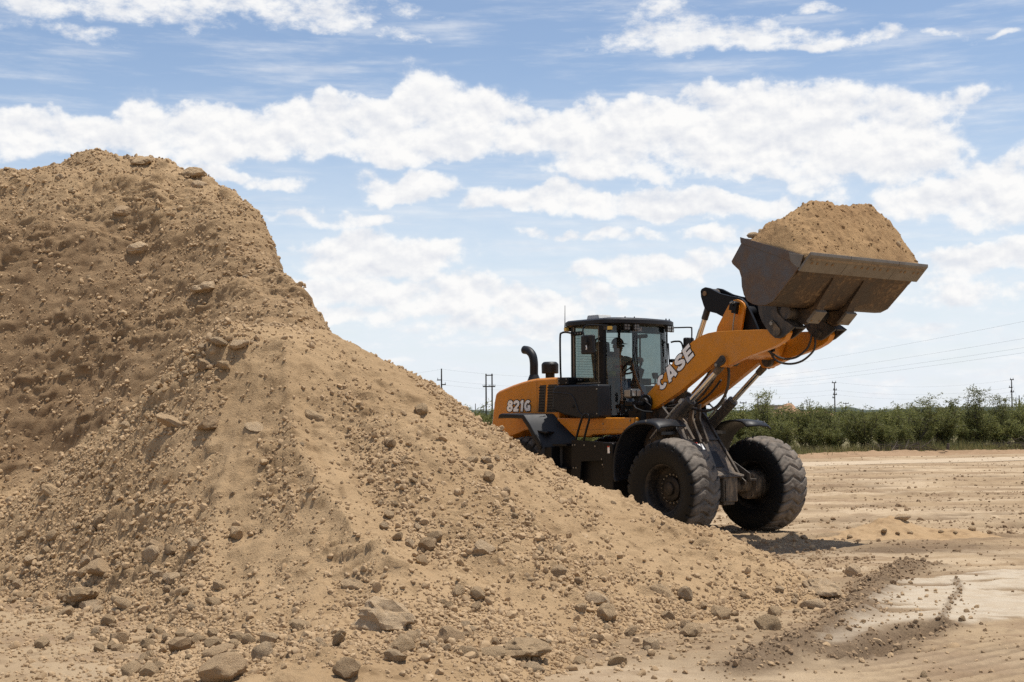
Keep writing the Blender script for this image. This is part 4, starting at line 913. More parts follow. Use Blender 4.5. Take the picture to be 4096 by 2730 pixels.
MB().cyl((.672, -.392, 3.69), (.722, -.392, 3.70), .016, n=10).build('sensor_bolt', M['bolt'], b); MB().cyl((.765, -.38, 3.69), (.765, -.405, 3.69), .014, n=10).build('sensor_bolt', M['bolt'], b)
MB().tube([(.735, -.36, 3.53), (.72, -.36, 3.45), (.70, -.36, 3.36), (.69, -.36, 3.25)], .011, 6).build('sensor_rod', M['bolt'], b)
# tilt cylinder running down the middle
b = MB(); b.cyl((-.10, -.02, 3.80), (-.235, -.02, 3.50), .055, n=20); b.cyl((-.055, -.13, 3.905), (-.055, .09, 3.905), .085, n=20); b.cyl((-.06, -.02, 3.89), (-.13, -.02, 3.72), .065, n=18); tc_ = b.build('tilt_cylinder', M['frame'], LOADER, bevel=.006)
MB().cyl((-.20, -.02, 3.58), (-.52, -.02, 2.88), .045, n=22).build('tilt_rod', M['chrome'], tc_)
MB().cyl((-.44, -.02, 3.05), (-.95, -.02, 1.95), .085, n=24).build('tilt_barrel', M['barrel'], tc_)
# link from the crank to the bucket
b = MB(); b.prism(arc((1.05, 3.02), .085, 70, 250, 10) + arc((1.62, 3.42), .085, 250, 430, 10), -.11, .07); b.build('bucket_link', M['black'], LOADER, bevel=.01)
# ---- lift cylinders ----------------------------------------------------------------------
for s in (-1, 1):
    v = s * .50; bot, topp, pin = Vector((-.98, v, 1.47)), Vector((-.112, v, 2.165)), Vector((.66, v, 2.775)); d = (pin - bot).normalized()
    b = MB(); b.cyl(bot, topp, .086, n=32); b.cyl(topp - d * .10, topp + d * .012, .090, n=32); b.cyl(bot - d * .09, bot, .075, .086, 28)
    c_ = b.build('lift_cylinder', M['barrel'], LOADER, bevel=.006)
    MB().cyl(topp, pin - d * .24, .045, n=28).build('cylinder_rod', M['chrome'], c_)
    b = MB(); b.cyl(pin - d * .28, pin - d * .12, .055, .062, n=22); b.cyl((pin.x, v - .055, pin.z), (pin.x, v + .055, pin.z), .095, n=26); b.build('rod_eye', M['axle'], c_, bevel=.006)
    q = topp - d * .16; n = Vector((-d.z, 0, d.x))
    b = MB(); b.obox(q + n * .115, (.085, .08, .07), (0, -math.atan2(d.z, d.x), 0)); b.build('port_block', M['fitting'], c_, bevel=.008)
    MB().tube([q + n * .115 - d * .03, q + n * .125 - d * .10, q + n * .13 - d * .2, bot + n * .12 + d * .25, bot + n * .10], .019, 10).build('oil_pipe', M['fitting'], c_)
    b = MB(); b.cyl(topp + d * .013 + Vector((0, .055, 0)), topp + d * .018 + Vector((0, .055, 0)), .012, n=8); b.cyl(topp + d * .013 + n * .06, topp + d * .018 + n * .06, .012, n=8); b.build('gland_screws', M['bolt'], c_)
# ---- bucket ------------------------------------------------------------------------------
BKT = empty('bucket', (0, 0, 0), 0, LOADER)
HULL = [(1.783, 4.528), (1.74, 4.40), (1.66, 4.30), (1.60, 4.20), (1.66, 4.12), (1.727, 4.04), (1.765, 3.949), (1.772, 3.811), (1.81, 3.687), (1.878, 3.591), (1.986, 3.538), (2.084, 3.516), (2.22, 3.513), (2.356, 3.558), (2.493, 3.681), (2.647, 3.817), (2.809, 3.966)]
SIDE = [(1.783, 4.528), (1.776, 4.453), (1.578, 4.203), (1.597, 4.163), (1.727, 4.055), (1.765, 3.949), (1.772, 3.811), (1.81, 3.687), (1.878, 3.591), (1.986, 3.538), (2.084, 3.516), (2.22, 3.51), (2.356, 3.558), (2.493, 3.681), (2.647, 3.817), (2.815, 3.975), (2.924, 4.167)]
hs = spline(HULL, 4); b = MB(); cen = np.array([2.25, 4.05]); inn = []
for u, z in hs:
    q = np.array([u, z]); n = cen - q; n /= np.linalg.norm(n); inn.append(tuple(q + n * .022))
b.prism(hs + inn[::-1], -1.318, 1.318) if False else None
N = len(hs); P = [(u, -1.318, z) for u, z in hs] + [(u, 1.318, z) for u, z in hs] + [(u, -1.318, z) for u, z in inn] + [(u, 1.318, z) for u, z in inn]; F = []
for k in range(N - 1):
    F += [(k, k + 1, N + k + 1, N + k), (2*N + k, 3*N + k, 3*N + k + 1, 2*N + k + 1), (k, 2*N + k, 2*N + k + 1, k + 1), (N + k, N + k + 1, 3*N + k + 1, 3*N + k)]
F += [(0, N, 3*N, 2*N), (N - 1, 3*N - 1, 4*N - 1, 2*N - 1)]
b.add(P, F); b.build('bucket_shell', M['bucket_floor'], BKT, smooth=True, angle=40)
for s in (-1, 1):
    MB().prism(SIDE, s * 1.321, s * 1.350).build('bucket_side', M['bucket_side'], BKT, bevel=.005)
    MB().prism([(1.775, 4.540), (1.785, 4.452), (2.707, 4.10), (2.835, 4.00), (2.880, 4.00), (2.945, 4.165)], s * 1.352, s * 1.375).build('side_wear_strip', M['bucket_side'], BKT, bevel=.005)
    MB().prism([(2.70, 4.22), (2.72, 4.10), (2.845, 3.992), (2.885, 3.996), (2.955, 4.162)], s * 1.377, s * 1.392).build('corner_guard', M['edge'], BKT, bevel=.004)
# bolted cutting edge in three lengths
e0, e1 = np.array([2.845, 3.965]), np.array([3.075, 4.195]); ed = (e1 - e0) / np.linalg.norm(e1 - e0); en = np.array([ed[1], -ed[0]])
EDGE_CUT = [-1.385, -.475, .665, 1.385]
def edge_pt(t, off): q = e0 + ed * t + en * off; return (q[0], q[1])
EL = float(np.linalg.norm(e1 - e0))
MB().prism([(2.76, 3.925), (2.775, 3.905), edge_pt(.10, -.004), edge_pt(.10, -.03), (2.80, 3.985)], -1.317, 1.317).build('base_edge', M['bucket_floor'], BKT)
MB().cyl((1.95, -.60, 3.455), (1.95, .60, 3.455), .105, n=28).build('bucket_cross_tube', M['frame'], BKT)
for k in range(3):
    v0, v1 = EDGE_CUT[k] + .004, EDGE_CUT[k + 1] - .004
    pl = [edge_pt(0, 0), edge_pt(0, .034), edge_pt(EL - .03, .034), edge_pt(EL, .006), edge_pt(EL, 0)]
    o = MB(); q = [(v0, v1)]
    o.prism(pl, v0, v1); seg_ = o.build('cutting_edge', M['edge'], BKT, bevel=.004)
    L_ = v1 - v0; pos = {0: (.16, .29, .52, .66), 1: (.18, .32, .44, .58, .70, .86), 2: (.22, .36, .66, .82)}[k]
    for p_ in pos:
        c0 = edge_pt(EL * .50, .0335); c1 = edge_pt(EL * .50, .0395); vv = v0 + L_ * p_
        MB().cyl((c0[0], vv, c0[1]), (c1[0], vv, c1[1]), .023, n=14).build('edge_bolt', M['rust_bolt'], seg_)
# two wear straps under the floor, with their thick heel pads
def floor_pt(t, off, a=(2.809, 3.966), c=(2.356, 3.556)):
    a, c = np.array(a), np.array(c); q = a + (c - a) * t; n = np.array([.67, -.742]); return q + n * off
for vc in (-.365, .345):
    b = MB(); A_, B_ = [], []
    for t, off, hw in ((.02, .016, .135), (.3, .026, .105), (.65, .040, .085), (.95, .075, .085), (1.12, .14, .095)):
        q = floor_pt(t, off); A_.append((q[0], vc - hw, q[1])); B_.append((q[0], vc + hw, q[1]))
    b.sheet(A_, B_, (-.055, 0, .060)); st = b.build('wear_strap', M['bucket_floor'], BKT, bevel=.006)
    b = MB(); p0, p1 = floor_pt(1.02, .150), floor_pt(1.40, .155); qd = (p1 - p0) / np.linalg.norm(p1 - p0); qn = np.array([-qd[1], qd[0]])
    b.prism([tuple(p0), tuple(p1), tuple(p1 - qn * .05), tuple(p0 - qn * .05)], vc - .125, vc + .125); hp = b.build('heel_pad', M['edge'], st, bevel=.006)
    for sv in (-.09, .09):
        c = p0 + (p1 - p0) * .75; MB().cyl((c[0], vc + sv, c[1]), (c[0] + qn[0] * .007, vc + sv, c[1] + qn[1] * .007), .017, n=10).build('heel_bolt', M['rust_bolt'], hp)
    # shaped web between the strap and the hinge
    MB().prism([(2.36, 3.56), (2.22, 3.50), (2.02, 3.50), (2.00, 3.34), (2.10, 3.27), (2.24, 3.30), (2.33, 3.43)], vc - .05, vc + .05).build('heel_web', M['bucket_floor'], BKT, bevel=.008)
HP = [(1.46, 3.95), (1.42, 3.75), (1.439, 3.584), (1.458, 3.47), (1.507, 3.354), (1.593, 3.236), (1.678, 3.142), (1.763, 3.082), (1.849, 3.069), (1.92, 3.094), (2.138, 3.226), (2.05, 3.285), (1.954, 3.335), (1.86, 3.42), (1.814, 3.47), (1.80, 3.60), (1.83, 3.72), (1.79, 3.95)]
for s in (-1, 1):
    h_ = empty('bucket_hinge', (0, 0, 0), 0, BKT)
    for a0, a1 in ((.585, .625), (.335, .375)):
        MB().prism(HP, s * a0, s * a1).build('hinge_plate', M['frame'], h_, bevel=.006)
    MB().prism([(2.138, 3.226), (2.13, 3.205), (1.93, 3.30), (1.84, 3.395), (1.80, 3.46), (1.815, 3.475), (1.86, 3.425), (1.955, 3.34)], s * .376, s * .584).build('hinge_web', M['frame'], h_)
    MB().prism([(1.92, 3.094), (2.138, 3.226), (2.128, 3.242), (1.91, 3.110)], s * .376, s * .584).build('hinge_lip', M['frame'], h_) if False else None
    MB().cyl((1.817, s * .30, 3.175), (1.817, s * .645, 3.175), .062, n=24).build('hinge_pin', M['axle'], h_, bevel=.006)
    b = MB(); b.prism(arc((1.815, 3.178), .075, -130, 50, 10) + arc((1.735, 3.305), .045, 50, 230, 8), s * .647, s * .660); b.build('pin_latch', M['axle'], h_, bevel=.003)
    MB().cyl((1.742, s * .66, 3.298), (1.742, s * .685, 3.298), .030, n=14).build('latch_bolt', M['bolt'], h_)
b = MB(); b.prism([(1.55, 4.0), (1.52, 3.75), (1.60, 3.68), (1.80, 3.72), (1.79, 4.0)], -.33, .33); b.build('bucket_rear_box', M['frame'], BKT, bevel=.02)
# ---- fenders -----------------------------------------------------------------------------
def fender_front(s):
    pr = spline([(-.02, 1.745), (-.06, 1.79), (-.16, 1.835), (-.40, 1.850), (-.62, 1.805), (-.80, 1.71), (-.92, 1.56), (-1.03, 1.27), (-1.045, .98), (-1.015, .89)], 4)
    A_ = [(u, s * .72, z) for u, z in pr]; M1 = [(u, s * 1.05, z + .012) for u, z in pr]; M2 = [(u, s * 1.27, z - .01) for u, z in pr]; B_ = [(u * .985 + .0, s * 1.335, z - (.055 if u > -.95 else .01)) for u, z in pr]
    b = MB(); n = len(pr); rows = [A_, M1, M2, B_]; P_ = [p for r in rows for p in r]; F_ = [(r*n + k, r*n + k + 1, (r+1)*n + k + 1, (r+1)*n + k) for r in range(3) for k in range(n - 1)]
    b.add(P_, F_); o = b.build('front_fender', M['plastic'], LOADER, angle=50); m_ = o.modifiers.new('thick', 'SOLIDIFY'); m_.thickness = .025; m_.offset = -1 if s > 0 else 1
    for u, v in ((-.10, 1.24), (-.30, 1.31), (-.52, 1.31)):
        z = float(np.interp(u, [p[0] for p in pr[::-1]], [p[1] for p in pr[::-1]])); MB().cyl((u, s * v, z - .02), (u, s * (v + .006), z + .012), .016, n=10).build('fender_bolt', M['bolt'], o)
    MB().box((-.62, min(s * .446, s * .76), 1.62), (-.52, max(s * .446, s * .76), 1.67)).build('fender_stay', M['frame'], o)
fender_front(-1); fender_front(1)
def fender_rear(s):
    o_ = [(-4.05, 1.965), (-3.98, 1.985), (-3.37, 1.965), (-3.19, 1.79), (-2.90, 1.43), (-2.885, 1.36), (-2.90, 1.05)]; i_ = [(-4.05, 1.975), (-3.98, 1.995), (-3.08, 1.975), (-2.86, 1.82), (-2.52, 1.59), (-2.45, 1.50), (-2.45, 1.1)]
    b = MB(); b.sheet([(u, s * 1.33, z) for u, z in o_], [(u, s * .86, z) for u, z in i_], (-.045, 0, -.075)); f_ = b.build('rear_fender', M['plastic'], LOADER, bevel=.018, seg=3)
    b = MB(); b.obox((-2.98, s * 1.12, 1.665), (.34, .30, .035), (0, .12, 0)); b.build('fender_step', M['black'], f_, bevel=.008)
    MB().tube(spline([(-3.08, s * 1.30, 1.64), (-3.02, s * 1.335, 1.62), (-2.90, s * 1.345, 1.52), (-2.86, s * 1.34, 1.42), (-2.90, s * 1.32, 1.36)], 5), .016, 8).build('grab_handle', M['black'], f_)
fender_rear(-1); fender_rear(1)
# ---- steps and side boxes under the cab ---------------------------------------------------
for s in (-1, 1):
    b = MB(); b.box((-2.64, s * .80 - .30, .58), (-1.26, s * .80 + .28, 1.44)) if s > 0 else b.box((-2.64, -1.06, .58), (-1.26, -.50, 1.44))
    sb = b.build('side_box', M['black'], LOADER, bevel=.02)
    q = s * 1.15
    b = MB(); b.prism([(-2.28, .86), (-2.26, 1.53), (-1.40, 1.50), (-1.40, 1.20), (-2.02, 1.17), (-2.06, .80)], q - .02, q + .02); pl = b.build('step_plate', M['black'], sb, bevel=.005)
    b = MB(); b.prism([(-1.46, .62), (-1.46, 1.485), (-1.42, 1.50), (-1.24, 1.495), (-1.21, 1.47), (-1.215, .62)], s * .9, s * 1.19); b.build('side_column', M['black'], sb, bevel=.025, seg=3)
    b = MB(); b.prism([(-2.90, .70), (-2.885, 1.40), (-2.66, 1.41), (-2.66, .70)], s * .85, s * 1.28); b.build('fender_box', M['black'], sb, bevel=.012)
    for z_, nm in ((1.425, 'tread_step'), (1.03, 'tread_step'), (.66, 'tread_step')): MB().box((-2.66, min(s * .86, s * 1.26), z_), (-2.29, max(s * .86, s * 1.26), z_ + .035)).build(nm, M['black'], sb, bevel=.006)
    b = MB()
    for u, z in ((-2.225, 1.44), (-2.165, 1.445), (-1.93, 1.445), (-1.66, 1.43), (-2.21, 1.06), (-2.14, 1.06), (-1.50, 1.22), (-1.48, 1.13), (-1.45, 1.09), (-1.45, .80)): b.cyl((u, q + s * .018, z), (u, q + s * .03, z), .014, n=8)
    b.build('step_bolts', M['bolt'], pl)
    MB().prism([(-1.335, 1.32), (-1.335, 1.44), (-1.285, 1.44), (-1.285, 1.32)], s * 1.191, s * 1.194).build('warning_decal', M['white'], sb); MB().prism([(-1.335, 1.417), (-1.335, 1.44), (-1.285, 1.44), (-1.285, 1.417)], s * 1.195, s * 1.197).build('warning_decal', M['red_tag'], sb)
    MB().tube(spline([(-2.21, s * 1.14, 1.46), (-2.10, s * 1.15, 1.70), (-2.0, s * 1.15, 1.91), (-1.95, s * 1.15, 1.955), (-1.89, s * 1.15, 1.965), (-1.83, s * 1.15, 1.93), (-1.83, s * 1.15, 1.86), (-1.90, s * 1.15, 1.70), (-2.0, s * 1.14, 1.47)], 5), .019, 10).build('step_handrail', M['black'], LOADER)
    # orange skirt below the cab
    b = MB(); b.prism([(-2.95, 1.90), (-1.01, 1.903), (-1.03, 1.635), (-1.215, 1.628), (-1.98, 1.603), (-2.08, 1.569), (-2.49, 1.572), (-2.95, 1.86)], s * .62, s * .90); sk = b.build('side_skirt', M['orange'], LOADER, bevel=.02, seg=3)
    MB().prism([(-2.55, 1.695), (-1.24, 1.715), (-1.24, 1.64), (-1.98, 1.618), (-2.08, 1.584), (-2.44, 1.587)], s * .90, s * .925).build('skirt_lip', M['orange'], sk, bevel=.012)
    b = MB()
    for u, z in ((-1.10, 1.85), (-1.75, 1.80), (-2.35, 1.79), (-2.1, 1.60)): b.cyl((u, s * .90, z), (u, s * .912, z), .015, n=10)
    b.build('skirt_bolts', M['bolt'], sk); MB().prism([(-1.085, 1.905), (-1.085, 1.636), (-1.078, 1.636), (-1.078, 1.905)], s * .9005, s * .902).build('panel_gap', M['ink'], sk)
# ---- engine hood -------------------------------------------------------------------------
hp_ = [(-4.90, 1.52), (-4.905, 1.66), (-4.80, 2.20), (-4.755, 2.36), (-4.66, 2.405), (-4.50, 2.445), (-4.25, 2.505), (-4.0, 2.552), (-3.75, 2.590), (-3.535, 2.608), (-2.96, 2.615), (-2.96, 1.70), (-3.9, 1.68), (-4.2, 1.60), (-4.6, 1.50)]
hood = MB().prism(hp_, -.865, .865).build('engine_hood', M['orange'], LOADER, bevel=.055, seg=5)
for s in (-1, 1):
    for a in ([(-3.505, 2.0), (-3.45, 2.48), (-3.275, 2.485), (-3.325, 2.0)], [(-3.27, 2.0), (-3.215, 2.488), (-2.985, 2.49), (-2.985, 2.0)]):
        vn = MB().prism(a, s * .864, s * .869).build('hood_vent', M['ink'], hood)
        for k in range(9):
            z = 2.03 + k * .05; MB().box((a[0][0] + .03, min(s * .868, s * .874), z), (a[3][0] - .012, max(s * .868, s * .874), z + .018)).build('vent_slat', M['black'], vn)
    MB().prism([(-3.535, 1.75), (-3.535, 2.55), (-3.529, 2.55), (-3.529, 1.75)], s * .8655, s * .867).build('panel_gap', M['ink'], hood)
b = MB(); b.tube(spline([(-4.30, -.30, 2.52), (-4.30, -.30, 2.75), (-4.30, -.30, 2.92), (-4.34, -.30, 3.06), (-4.45, -.30, 3.15), (-4.58, -.30, 3.175)], 6), .078, 24); b.cyl((-4.30, -.30, 2.50), (-4.30, -.30, 2.70), .16, .082, 24); b.build('exhaust_stack', M['plastic'], LOADER, angle=50)
b = MB(); b.cyl((-3.86, -.28, 2.58), (-3.86, -.28, 2.72), .085, n=24); b.cyl((-3.86, -.28, 2.71), (-3.86, -.28, 2.885), .155, .158, 28); b.cyl((-3.86, -.28, 2.885), (-3.86, -.28, 2.925), .158, .115, 28); b.build('air_precleaner', M['plastic'], LOADER, bevel=.012)
MB().box((-4.79, -.6, 2.33), (-4.76, .6, 2.36)).build('hood_handle', M['rust_bolt'], hood)
# ---- cab ---------------------------------------------------------------------------------
CAB = empty('cab', (0, 0, 0), 0, LOADER)
b = MB(); b.box((-2.80, -.74, 1.80), (-1.78, .74, 1.93)); b.box((-2.86, -.70, 1.93), (-2.76, .70, 2.48)); b.build('cab_floor', M['black'], CAB, bevel=.01)
for s in (-1, 1):
    MB().prism([(-1.99, 1.90), (-2.00, 3.50), (-1.865, 3.50), (-1.87, 1.90)], s * .70, s * .77).build('cab_pillar', M['black'], CAB, bevel=.012)
    MB().prism([(-2.72, 2.40), (-2.72, 3.50), (-2.655, 3.50), (-2.655, 2.40)], s * .70, s * .765).build('cab_pillar', M['black'], CAB, bevel=.012)
    MB().prism([(-2.92, 2.45), (-2.90, 3.48), (-2.86, 3.48), (-2.87, 2.45)], s * .52, s * .56).build('cab_pillar', M['black'], CAB, bevel=.008)
    # hinged side window with dusty seal
    wn_ = empty('side_window', (0, 0, 0), 0, CAB)
    MB().prism([(-2.65, 2.49), (-2.65, 3.505), (-2.0, 3.49), (-1.995, 2.49)], s * .745, s * .750).build('window_pane', M['glass'], wn_)
    for a in ([(-2.655, 2.485), (-2.655, 3.51), (-2.635, 3.51), (-2.635, 2.485)], [(-2.01, 2.485), (-2.01, 3.51), (-1.99, 3.51), (-1.99, 2.485)], [(-2.635, 3.487), (-2.635, 3.507), (-2.01, 3.507), (-2.01, 3.487)], [(-2.635, 2.485), (-2.635, 2.505), (-2.01, 2.505), (-2.01, 2.485)]):
        MB().prism(a, s * .752, s * .768).build('window_seal', M['seal'], wn_)
    for z in (3.36, 2.555):
        b = MB(); b.prism(arc((-2.42, z), .036, -90, 90, 6) + [(-2.70, z + .036), (-2.70, z - .036)], s * .770, s * .785); hg = b.build('window_hinge', M['black'], wn_, bevel=.005)
        b = MB(); [b.cyl((u, s * .785, z), (u, s * .796, z), .014, n=8) for u in (-2.57, -2.50, -2.43)]; b.build('hinge_bolts', M['bolt'], hg)
    MB().tube(spline([(-2.04, s * .78, 2.55), (-2.05, s * .80, 2.62), (-2.05, s * .80, 3.1), (-2.03, s * .80, 3.22), (-2.0, s * .78, 3.25)], 5), .014, 8).build('window_handle', M['black'], wn_)
    b = MB(); [b.cyl((-1.965 + .01 * k % .02, s * .77, z), (-1.965, s * .782, z), .013, n=8) for k, z in enumerate((3.28, 3.20, 2.50, 2.44, 2.02, 1.96))]; b.build('pillar_bolts', M['bolt'], CAB)
    # rear quarter glass bends round to the back
    MB().skin([(-2.66, s * .742, 2.48), (-2.80, s * .70, 2.48), (-2.87, s * .56, 2.48)], [(-2.66, s * .742, 3.49), (-2.79, s * .70, 3.49), (-2.86, s * .56, 3.49)]).build('rear_quarter_glass', M['glass'], CAB)
    # black moulded box below the window
    b = MB(); b.prism([(-2.90, 2.04), (-2.885, 2.36), (-2.85, 2.435), (-2.76, 2.468), (-1.70, 2.462), (-1.69, 1.905), (-1.96, 1.885), (-2.2, 1.895), (-2.60, 1.955)], s * .76, s * 1.06); mb_ = b.build('moulded_side_box', M['plastic'], CAB, bevel=.04, seg=4)
    pth = spline([(-2.87, 2.34), (-2.6, 2.325), (-2.40, 2.30), (-2.30, 2.22), (-2.24, 2.10), (-2.17, 1.99), (-2.02, 1.92)], 6)
    MB().tube([(u, s * 1.061, z) for u, z in pth], .012, 6).build('box_crease', M['plastic'], mb_)
    MB().cyl((-2.33, s * 1.058, 2.09), (-2.33, s * 1.072, 2.09), .026, n=14).build('box_latch', M['black'], mb_, bevel=.004)
    b = MB(); [b.cyl((-1.73, s * 1.058, z), (-1.73, s * 1.070, z), .013, n=8) for z in (2.38, 1.97)]; b.build('box_bolts', M['bolt'], mb_)
    b = MB(); b.box((-2.80, min(s * .80, s * 1.0), 2.475), (-2.53, max(s * .80, s * 1.0), 2.60)); rb_ = b.build('rail_block', M['black'], CAB, bevel=.012)
    b = MB(); [b.cyl((u, s * 1.0, z), (u, s * 1.01, z), .011, n=8) for u in (-2.76, -2.57) for z in (2.505, 2.57)]; b.build('block_bolts', M['bolt'], rb_)
    MB().tube(spline([(-2.775, s * .95, 2.58), (-2.775, s * .96, 2.8), (-2.775, s * .96, 3.30), (-2.74, s * .95, 3.375), (-2.66, s * .90, 3.385), (-2.58, s * .80, 3.35)], 6), .017, 10).build('grab_rail', M['black'], CAB)
WS = spline([(-1.885, -.735), (-1.80, -.705), (-1.70, -.58), (-1.63, -.34), (-1.61, 0), (-1.63, .34), (-1.70, .58), (-1.80, .705), (-1.885, .735)], 5)
MB().skin([(u, v, 1.94) for u, v in WS], [(u - .05, v * .985, 3.46) for u, v in WS]).build('windshield', M['glass'], CAB, angle=60)
MB().skin([(-2.875, -.55, 2.50), (-2.875, .55, 2.50)], [(-2.865, -.55, 3.48), (-2.865, .55, 3.48)]).build('rear_window', M['glass'], CAB)
b = MB(); [b.box((-2.872, -.5, z), (-2.868, .5, z + .004)) for z in np.arange(2.62, 3.35, .045)]; b.build('defroster_lines', M['ink'], CAB)
wv2 = [(u + .004, v) for u, v in WS]
MB().sheet([(u - .045, v * .985, 3.34) for u, v in wv2[4:-4]], [(u - .048, v * .985, 3.455) for u, v in wv2[4:-4]], (.003, 0, 0)).build('sun_strip', M['glass_dark'], CAB, angle=60)
# roof
RF = spline([(-2.88, -.66), (-2.80, -.81), (-2.40, -.83), (-1.95, -.83), (-1.76, -.80), (-1.62, -.60), (-1.54, -.30), (-1.52, 0), (-1.54, .30), (-1.62, .60), (-1.76, .80), (-1.95, .83), (-2.40, .83), (-2.80, .81), (-2.88, .66)], 3)
b = MB(); n = len(RF); rows = [(.93, 3.475), (1.0, 3.505), (1.0, 3.565), (.955, 3.592), (.70, 3.615)]; P_ = []
for k, z in rows: P_ += [(-2.25 + (u + 2.25) * k, v * k, z) for u, v in RF]
F_ = [(r*n + i_, r*n + (i_+1) % n, (r+1)*n + (i_+1) % n, (r+1)*n + i_) for r in range(len(rows)-1) for i_ in range(n)] + [tuple(range(n-1, -1, -1)), tuple((len(rows)-1)*n + k for k in range(n))]
b.add(P_, F_); roof = b.build('cab_roof', M['plastic'], CAB, angle=30)
b = MB(); b.prism([(-2.70, 3.60), (-2.66, 3.70), (-2.38, 3.70), (-2.34, 3.60)], -.42, -.12); b.build('roof_receiver', M['beacon'], roof, bevel=.012)
b = MB(); b.box((-2.90, -.74, 3.42), (-2.80, -.62, 3.50)); b.build('antenna_bracket', M['black'], roof)
MB().tube([(-2.95, -.70, 3.44), (-2.945, -.70, 3.60), (-2.94, -.70, 3.88)], [.012, .007, .004], 6).build('antenna', M['black'], roof)
for u, v in ((-1.64, -.43), (-1.60, -.25), (-1.64, .55), (-1.68, .67)): MB().cyl((u - .05, v, 3.595), (u - .05, v, 3.625), .016, .006, 8).build('roof_stud', M['black'], roof)
def roof_lamp(u, v, yaw):
    L_ = empty('roof_lamp', (u, v, 3.44), yaw, CAB); b = MB(); b.box((-.06, -.055, -.055), (.0, .055, .055)); b.box((-.05, -.01, .05), (-.02, .01, .085)); b.build('lamp_housing', M['lamp_dark'], L_, bevel=.008)
    for y in (-.025, .025):
        for z in (-.025, .025): MB().cyl((.0, y, z), (.006, y, z), .021, n=12).build('lamp_lens', M['lens'], L_)
for u, v, yw in ((-1.605, -.46, -.30), (-1.575, -.27, -.18), (-1.615, .55, .2), (-1.655, .68, .35)): roof_lamp(u, v, yw)
b = MB(); b.box((-1.80, -.83, 3.385), (-1.74, -.70, 3.45)); b.build('marker_lamp', M['lamp_dark'], CAB, bevel=.006); b = MB(); b.obox((-1.735, -.765, 3.418), (.012, .12, .060), (0, 0, -.35)); b.build('amber_lens', M['amber'], CAB)
b = MB(); b.box((-2.86, -.80, 3.42), (-2.80, -.72, 3.475)); b.build('amber_lens', M['amber'], CAB)
# mirrors
for s in (-1, 1):
    mr = empty('mirror', (-1.97 if s < 0 else -1.62, s * 1.03, 3.14), .0 if s < 0 else -.15, CAB)
    b = MB(); b.box((-.16, -.035, -.165), (.16, .035, .16)) if s < 0 else b.box((-.04, -.10, -.15), (.05, .10, .16)); b.build('mirror_head', M['plastic'], mr, bevel=.03, seg=4)
    if s < 0:
        MB().cyl((0.02, -.035, .02), (.02, -.05, .02), .045, n=16).build('mirror_mount', M['black'], mr, bevel=.006)
        MB().tube(spline([(.02, -.055, .02), (-.02, -.07, .14), (-.06, -.06, .25), (-.03, -.02, .315), (.08, .05, .325), (.28, .20, .31)], 6), .013, 8).build('mirror_arm', M['black'], mr)
        MB().tube([(.02, -.06, -.02), (.03, -.062, -.06), (.02, -.06, -.09)], .01, 6).build('cable_tie', M['white'], mr)
    else:
        MB().tube(spline([(.05, 0, .04), (.09, 0, .10), (.10, .0, .30), (.07, 0, .335), (-.08, -.1, .34), (-.20, -.22, .34)], 6), .013, 8).build('mirror_arm', M['black'], mr)
MB().tube(spline([(-1.83, .80, 3.22), (-1.76, .86, 3.235), (-1.66, .90, 3.20), (-1.60, .90, 2.95), (-1.55, .90, 2.55), (-1.6, .85, 2.4)], 6), .016, 8).build('entry_rail', M['black'], CAB)
# wipers
b = MB(); b.tube([(-1.67, -.10, 2.15), (-1.62, -.20, 2.7), (-1.60, -.27, 3.10)], .009, 6); b.tube([(-1.66, -.33, 2.75), (-1.62, -.26, 3.05), (-1.62, -.22, 3.3)], .007, 6); b.build('wiper', M['black'], CAB)
b = MB(); b.tube([(-1.82, .74, 2.45), (-1.79, .72, 2.8), (-1.82, .73, 3.2)], .012, 6); b.box((-1.80, .72, 2.86), (-1.72, .78, 2.92)); b.tube([(-1.74, .75, 2.9), (-1.72, .76, 2.7), (-1.76, .74, 2.55)], .010, 6); b.build('wiper', M['black'], CAB)
# inside the cab
b = MB(); b.box((-2.62, -.27, 2.16), (-2.12, .27, 2.32)); b.obox((-2.68, 0, 2.68), (.13, .50, .80), (0, -.14, 0)); b.obox((-2.73, 0, 3.15), (.09, .30, .20), (0, -.10, 0)); b.box((-2.5, -.2, 1.93), (-2.2, .2, 2.18)); b.build('operator_seat', M['seat'], CAB, bevel=.04, seg=3)
b = MB(); b.obox((-1.98, .02, 2.36), (.12, .12, .85), (0, .42, 0)); b.box((-1.86, -.55, 1.93), (-1.68, .55, 2.12)); b.box((-2.6, -.62, 1.94), (-1.95, -.36, 2.50)); b.obox((-1.74, .32, 2.62), (.05, .13, .10), (0, -.3, .2)); b.tube([(-1.74, .3, 2.12), (-1.74, .32, 2.6)], .015, 6)
b.build('dash_console', M['black'], CAB, bevel=.02)
SW = Vector((-2.02, .03, 2.78)); sw_rot = Euler((0, R_(-38), 0)).to_matrix(); b = MB()
ring = [SW + sw_rot @ Vector((math.cos(a) * .19, math.sin(a) * .19, 0)) for a in np.linspace(0, 2*math.pi, 33)]; b.tube(ring, .017, 8, cap=False)
for a in (90, 210, 330): b.tube([SW, SW + sw_rot @ Vector((math.cos(R_(a)) * .19, math.sin(R_(a)) * .19, 0))], .013, 6)
b.cyl(SW, SW + sw_rot @ Vector((0, 0, -.06)), .05, n=14); b.build('steering_wheel', M['black'], CAB)
